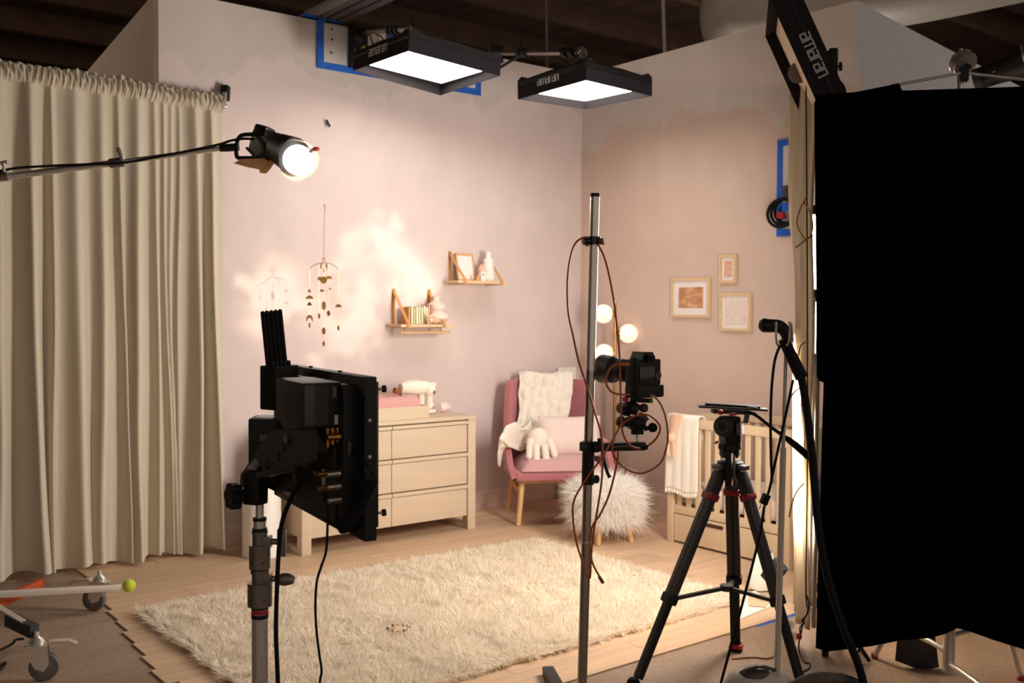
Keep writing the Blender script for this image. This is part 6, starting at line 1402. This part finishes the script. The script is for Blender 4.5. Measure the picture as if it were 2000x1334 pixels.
for dx in (0, 26): MB().tube([(V((-2.6368, -4.0409, 1.5692))+Vector((.785, -.62, 0))*dx*.002), (V((-2.6379, -4.0428, 1.4951))+Vector((.785, -.62, 0))*dx*.002), (V((-2.6039, -4.0323, 1.4722))+Vector((.785, -.62, 0))*dx*.001), P1], .0045, 8).build('hook', 'steel', gs, world=True)
MB().tube([(-2.5809, -4.0600, 1.5572), (-2.5745, -4.0649, 1.5613), (-2.5717, -4.0681, 1.5351), (-2.5656, -4.0619, 1.4885)], .0045, 8).build('hook', 'steel', gs, world=True)
hd_ = MB().tube([(-2.6416, -3.9611, 1.5562), (-2.6211, -3.9902, 1.5524), (-2.5861, -4.0179, 1.5486), (-2.5674, -4.0337, 1.5244), (-2.5583, -4.0422, 1.4879)], lambda t: .030*min(1, .45+t*4)*(1-.30*t), 16, 8).build('steam_head', 'black', gs, world=True)
MB().tube([(-2.5824, -4.0354, 1.5002), (-2.5626, -4.0532, 1.4437), (-2.5442, -4.0696, 1.3932), (-2.5274, -4.0846, 1.3468)], lambda t: .022+.004*t, 14).build('handle', 'black_rubber', gs, world=True)
MB().tube([(-2.5305, -4.0818, 1.3569), (-2.5332, -4.1093, 1.2434), (-2.5368, -4.1379, 1.0851), (-2.5611, -4.1762, 0.912), (-2.5681, -4.2019, 0.7579), (-2.5616, -4.2389, 0.5858), (-2.5385, -4.2890, 0.4157), (-2.4946, -4.3291, 0.2696), (-2.4583, -4.3362, 0.1646), (-2.4386, -4.3298, 0.0684), (V((-2.5307, -4.3234, 0.03))), (V((-2.6436, -4.2656, 0.03))), (V((-2.7259, -4.2328, 0.05)))], .0155, 12, 8).build('hose', 'black_rubber', gs, world=True)
hp_ = []; Q = spline([(-2.5868, -4.0961, 0.1219), (-2.5552, -4.1325, 0.1561), (-2.5168, -4.1875, 0.1778), (-2.4636, -4.2549, 0.1796)], 40)
MB().tube(Q, lambda t: .019+.004*(1 if int(t*60) % 2 else 0), 12, 0).build('ribbed_collar', 'hose_grey', gs, world=True)
MB().tube([(-2.4636, -4.2549, 0.1796), (-2.4383, -4.2881, 0.1675), (-2.4042, -4.3292, 0.1299)], .017, 12).build('hose_end', 'graphite', gs, world=True)
sc_ = thing('power_cable', 'black mains cable hanging in a loop from the garment steamer hook', 'cable', (-2.7570, -3.9886, 0.4227))
MB().tube([(-2.6106, -4.0397, 1.4725), (-2.6437, -4.0412, 1.4149), (-2.6548, -4.0366, 1.3047), (-2.6599, -4.0377, 1.1645), (-2.6604, -4.0426, 1.0242), (-2.6598, -4.0456, 0.9541), (-2.6717, -4.0385, 0.894), (-2.6833, -4.0310, 0.8478), (-2.6974, -4.0238, 0.7436), (-2.7339, -4.0240, 0.6482), (-2.7800, -4.0180, 0.5142), (-2.8291, -4.0101, 0.3717), (-2.8893, -3.9950, 0.1836), (-2.9107, -3.9818, 0.0834), (V((-3.0249, -3.9930, 0.008))), (V((-3.0030, -4.1212, 0.008)))], .0055, 8, 8).tube([(-2.5714, -4.0756, 1.3398), (-2.5952, -4.0727, 1.2541), (-2.6240, -4.0668, 1.1447), (-2.6410, -4.0567, 1.0544), (-2.6680, -4.0518, 0.9558)], .0055, 8, 8).build('cord', 'black_rubber', sc_, world=True)
MB().bar((-2.6912, -4.0485, 0.8976), (-2.7043, -4.0396, 0.8576), .034, .026, .006).build('plug', 'black_rubber', sc_, world=True)
for a in (-3, 3): MB().cyl(V((-2.7043, -4.0396, 0.8576))+Vector((.785, -.62, 0))*a*.002, V((-2.7108, -4.0351, 0.8397))+Vector((.785, -.62, 0))*a*.002, .002, n=6).build('pin', 'steel', sc_, world=True)

# ---------------------------------------------------------------- odds and ends on the floor at the right
ab = thing('apple_box', 'plywood box with a hand slot behind the muslin cloth', 'box', (-.93, -3.32, 0))
ab.location = (-0.5378, -2.8149, 0.009); WM[ab.name] = TR(ab.location)
Mbx = TR((ab.location.x+.04, ab.location.y-.16, FL), .0)
MB().box((0, 0, .19), (.46, .30, .38), 0, .004, Mbx).build('body', 'ply', ab, world=True)
MB().box((-.08, -.1505, .24), (.03, .004, .12), 0, .001, Mbx).build('hand_slot', 'slot_dark', ab, world=True)
MB().box((-.2305, .02, .24), (.004, .03, .12), 0, .001, Mbx).build('hand_slot', 'slot_dark', ab, world=True)
dj = thing('denim_jacket', 'crumpled blue denim jacket heaped on the plywood box', 'jacket', (ab.location.x+.04, ab.location.y-.16, FL+.38))
def den(u, v):
    a = u*2*math.pi; r = (.26*math.cos(v*1.45)+.02)*(1+.25*nz((math.cos(a)*1.4, math.sin(a)*1.4, v*3)))
    return Mbx @ Vector((r*math.cos(a), r*.62*math.sin(a), .385+.36*math.sin(v*1.45)+.03*nz((a, v*5, 2))-.02))
MB().grid(den, 40, 16, True).build('cloth', 'denim', dj, world=True, ang=180)
alu = MB().bar((-0.8739, -2.9049, 0.016), (-0.6972, -2.9675, 0.016), .03, .015, .002).build('aluminium_bar', 'chrome'); tag(alu, 'short bright metal bar lying on the laminate behind the muslin cloth', 'bar')
pb = thing('canvas_bag', 'slumped pale canvas bag with a dark flap in front of the crib', 'bag', (-1.1327, -2.8432, 0.009))
bq = V((-1.1546, -2.8673, 0.009))
def bag(u, v):
    a = u*2*math.pi; r = .11*(1-.55*v**1.5)*(1+.15*nz((math.cos(a)*2, math.sin(a)*2, v*2)))
    return Vector((bq.x+r*1.05*math.cos(a), bq.y+r*.8*math.sin(a), FL+.01+.2*v+.02*nz((a, v*3, 1))))
MB().grid(bag, 32, 12, True).build('sack', 'card_white', pb, world=True, ang=180)
MB().bar((-1.4077, -3.0859, 0.2215), (-1.3952, -3.1616, 0.1651), .05, .14, .02).build('flap', 'dark_grey', pb, world=True)
def sheet(name, label, cat, m, pts, th, z):
    mb = MB(); q = [V(p) for p in pts]; n = len(q); mb.add([Vector((p.x, p.y, z)) for p in q]+[Vector((p.x, p.y, z+th)) for p in q], [tuple(range(n-1, -1, -1)), tuple(range(n, 2*n))]+[(i, (i+1) % n, n+(i+1) % n, n+i) for i in range(n)])
    return tag(mb.build(name, m, smooth=False), label, cat)
sheet('foam_sheet', 'white card sheet lying flat on the laminate behind the tripod', 'card', 'card_white', [(-1.7612, -3.1741, 0), (-1.4509, -2.9132, 0), (-1.2551, -2.8836, 0), (-1.3989, -3.1233, 0)], .005, FL+.001)
sheet('cardboard_piece', 'torn brown cardboard piece lying on the white card sheet', 'cardboard', 'ply', [(-1.5406, -3.0622, -0), (-1.4030, -2.9498, 0), (-1.3067, -2.9982, 0), (-1.3694, -3.0738, 0), (-1.4905, -3.1354, 0)], .005, FL+.007)
sheet('floor_tape', 'thin blue tape line along the front edge of the laminate at the right', 'tape', 'blue_tape', [(-1.75, -3.285, 0), (-1.75, -3.272, 0), (-.6, -3.272, 0), (-.6, -3.285, 0)], .002, .0)
tag(MB().tube([(-2.2353, -3.5178, 0.004), (-2.1433, -3.5626, 0.004), (-2.0978, -3.6148, 0.004), (-2.0179, -3.6065, 0.004)], .004, 6).build('thin_cord', 'plush_brown'), 'thin brown cord lying on the concrete behind the steamer base', 'cord')
tc_ = thing('tie_line', 'loose dark tie cord with a red clip hanging below the muslin cloth', 'cord', (-2.0360, -3.7663, 0))
MB().tube([(-1.9401, -3.6769, 0.1037), (-1.9382, -3.6679, 0.0429), (-1.9368, -3.6760, 0.006), (-2.0047, -3.7495, 0.005), (-2.0032, -3.7759, 0.005), (-2.0574, -3.8085, 0.005), (-2.1175, -3.8187, 0.005)], .004, 6).build('cord', 'dark_grey', tc_, world=True)
MB().box((-1.9441, -3.6742, 0.0917), (.02, .02, .025), .3, .004).build('clip', 'red', tc_, world=True)
MB().tube([(-1.8998, -3.6764, 0.2849), (-1.8977, -3.6926, 0.2398), (-1.9059, -3.6879, 0.1918), (-1.9336, -3.6797, 0.1659), (-1.9244, -3.6874, 0.1564), (-1.9397, -3.6760, 0.1348), (-1.9401, -3.6769, 0.1037)], .004, 6).build('cord', 'dark_grey', tc_, world=True)
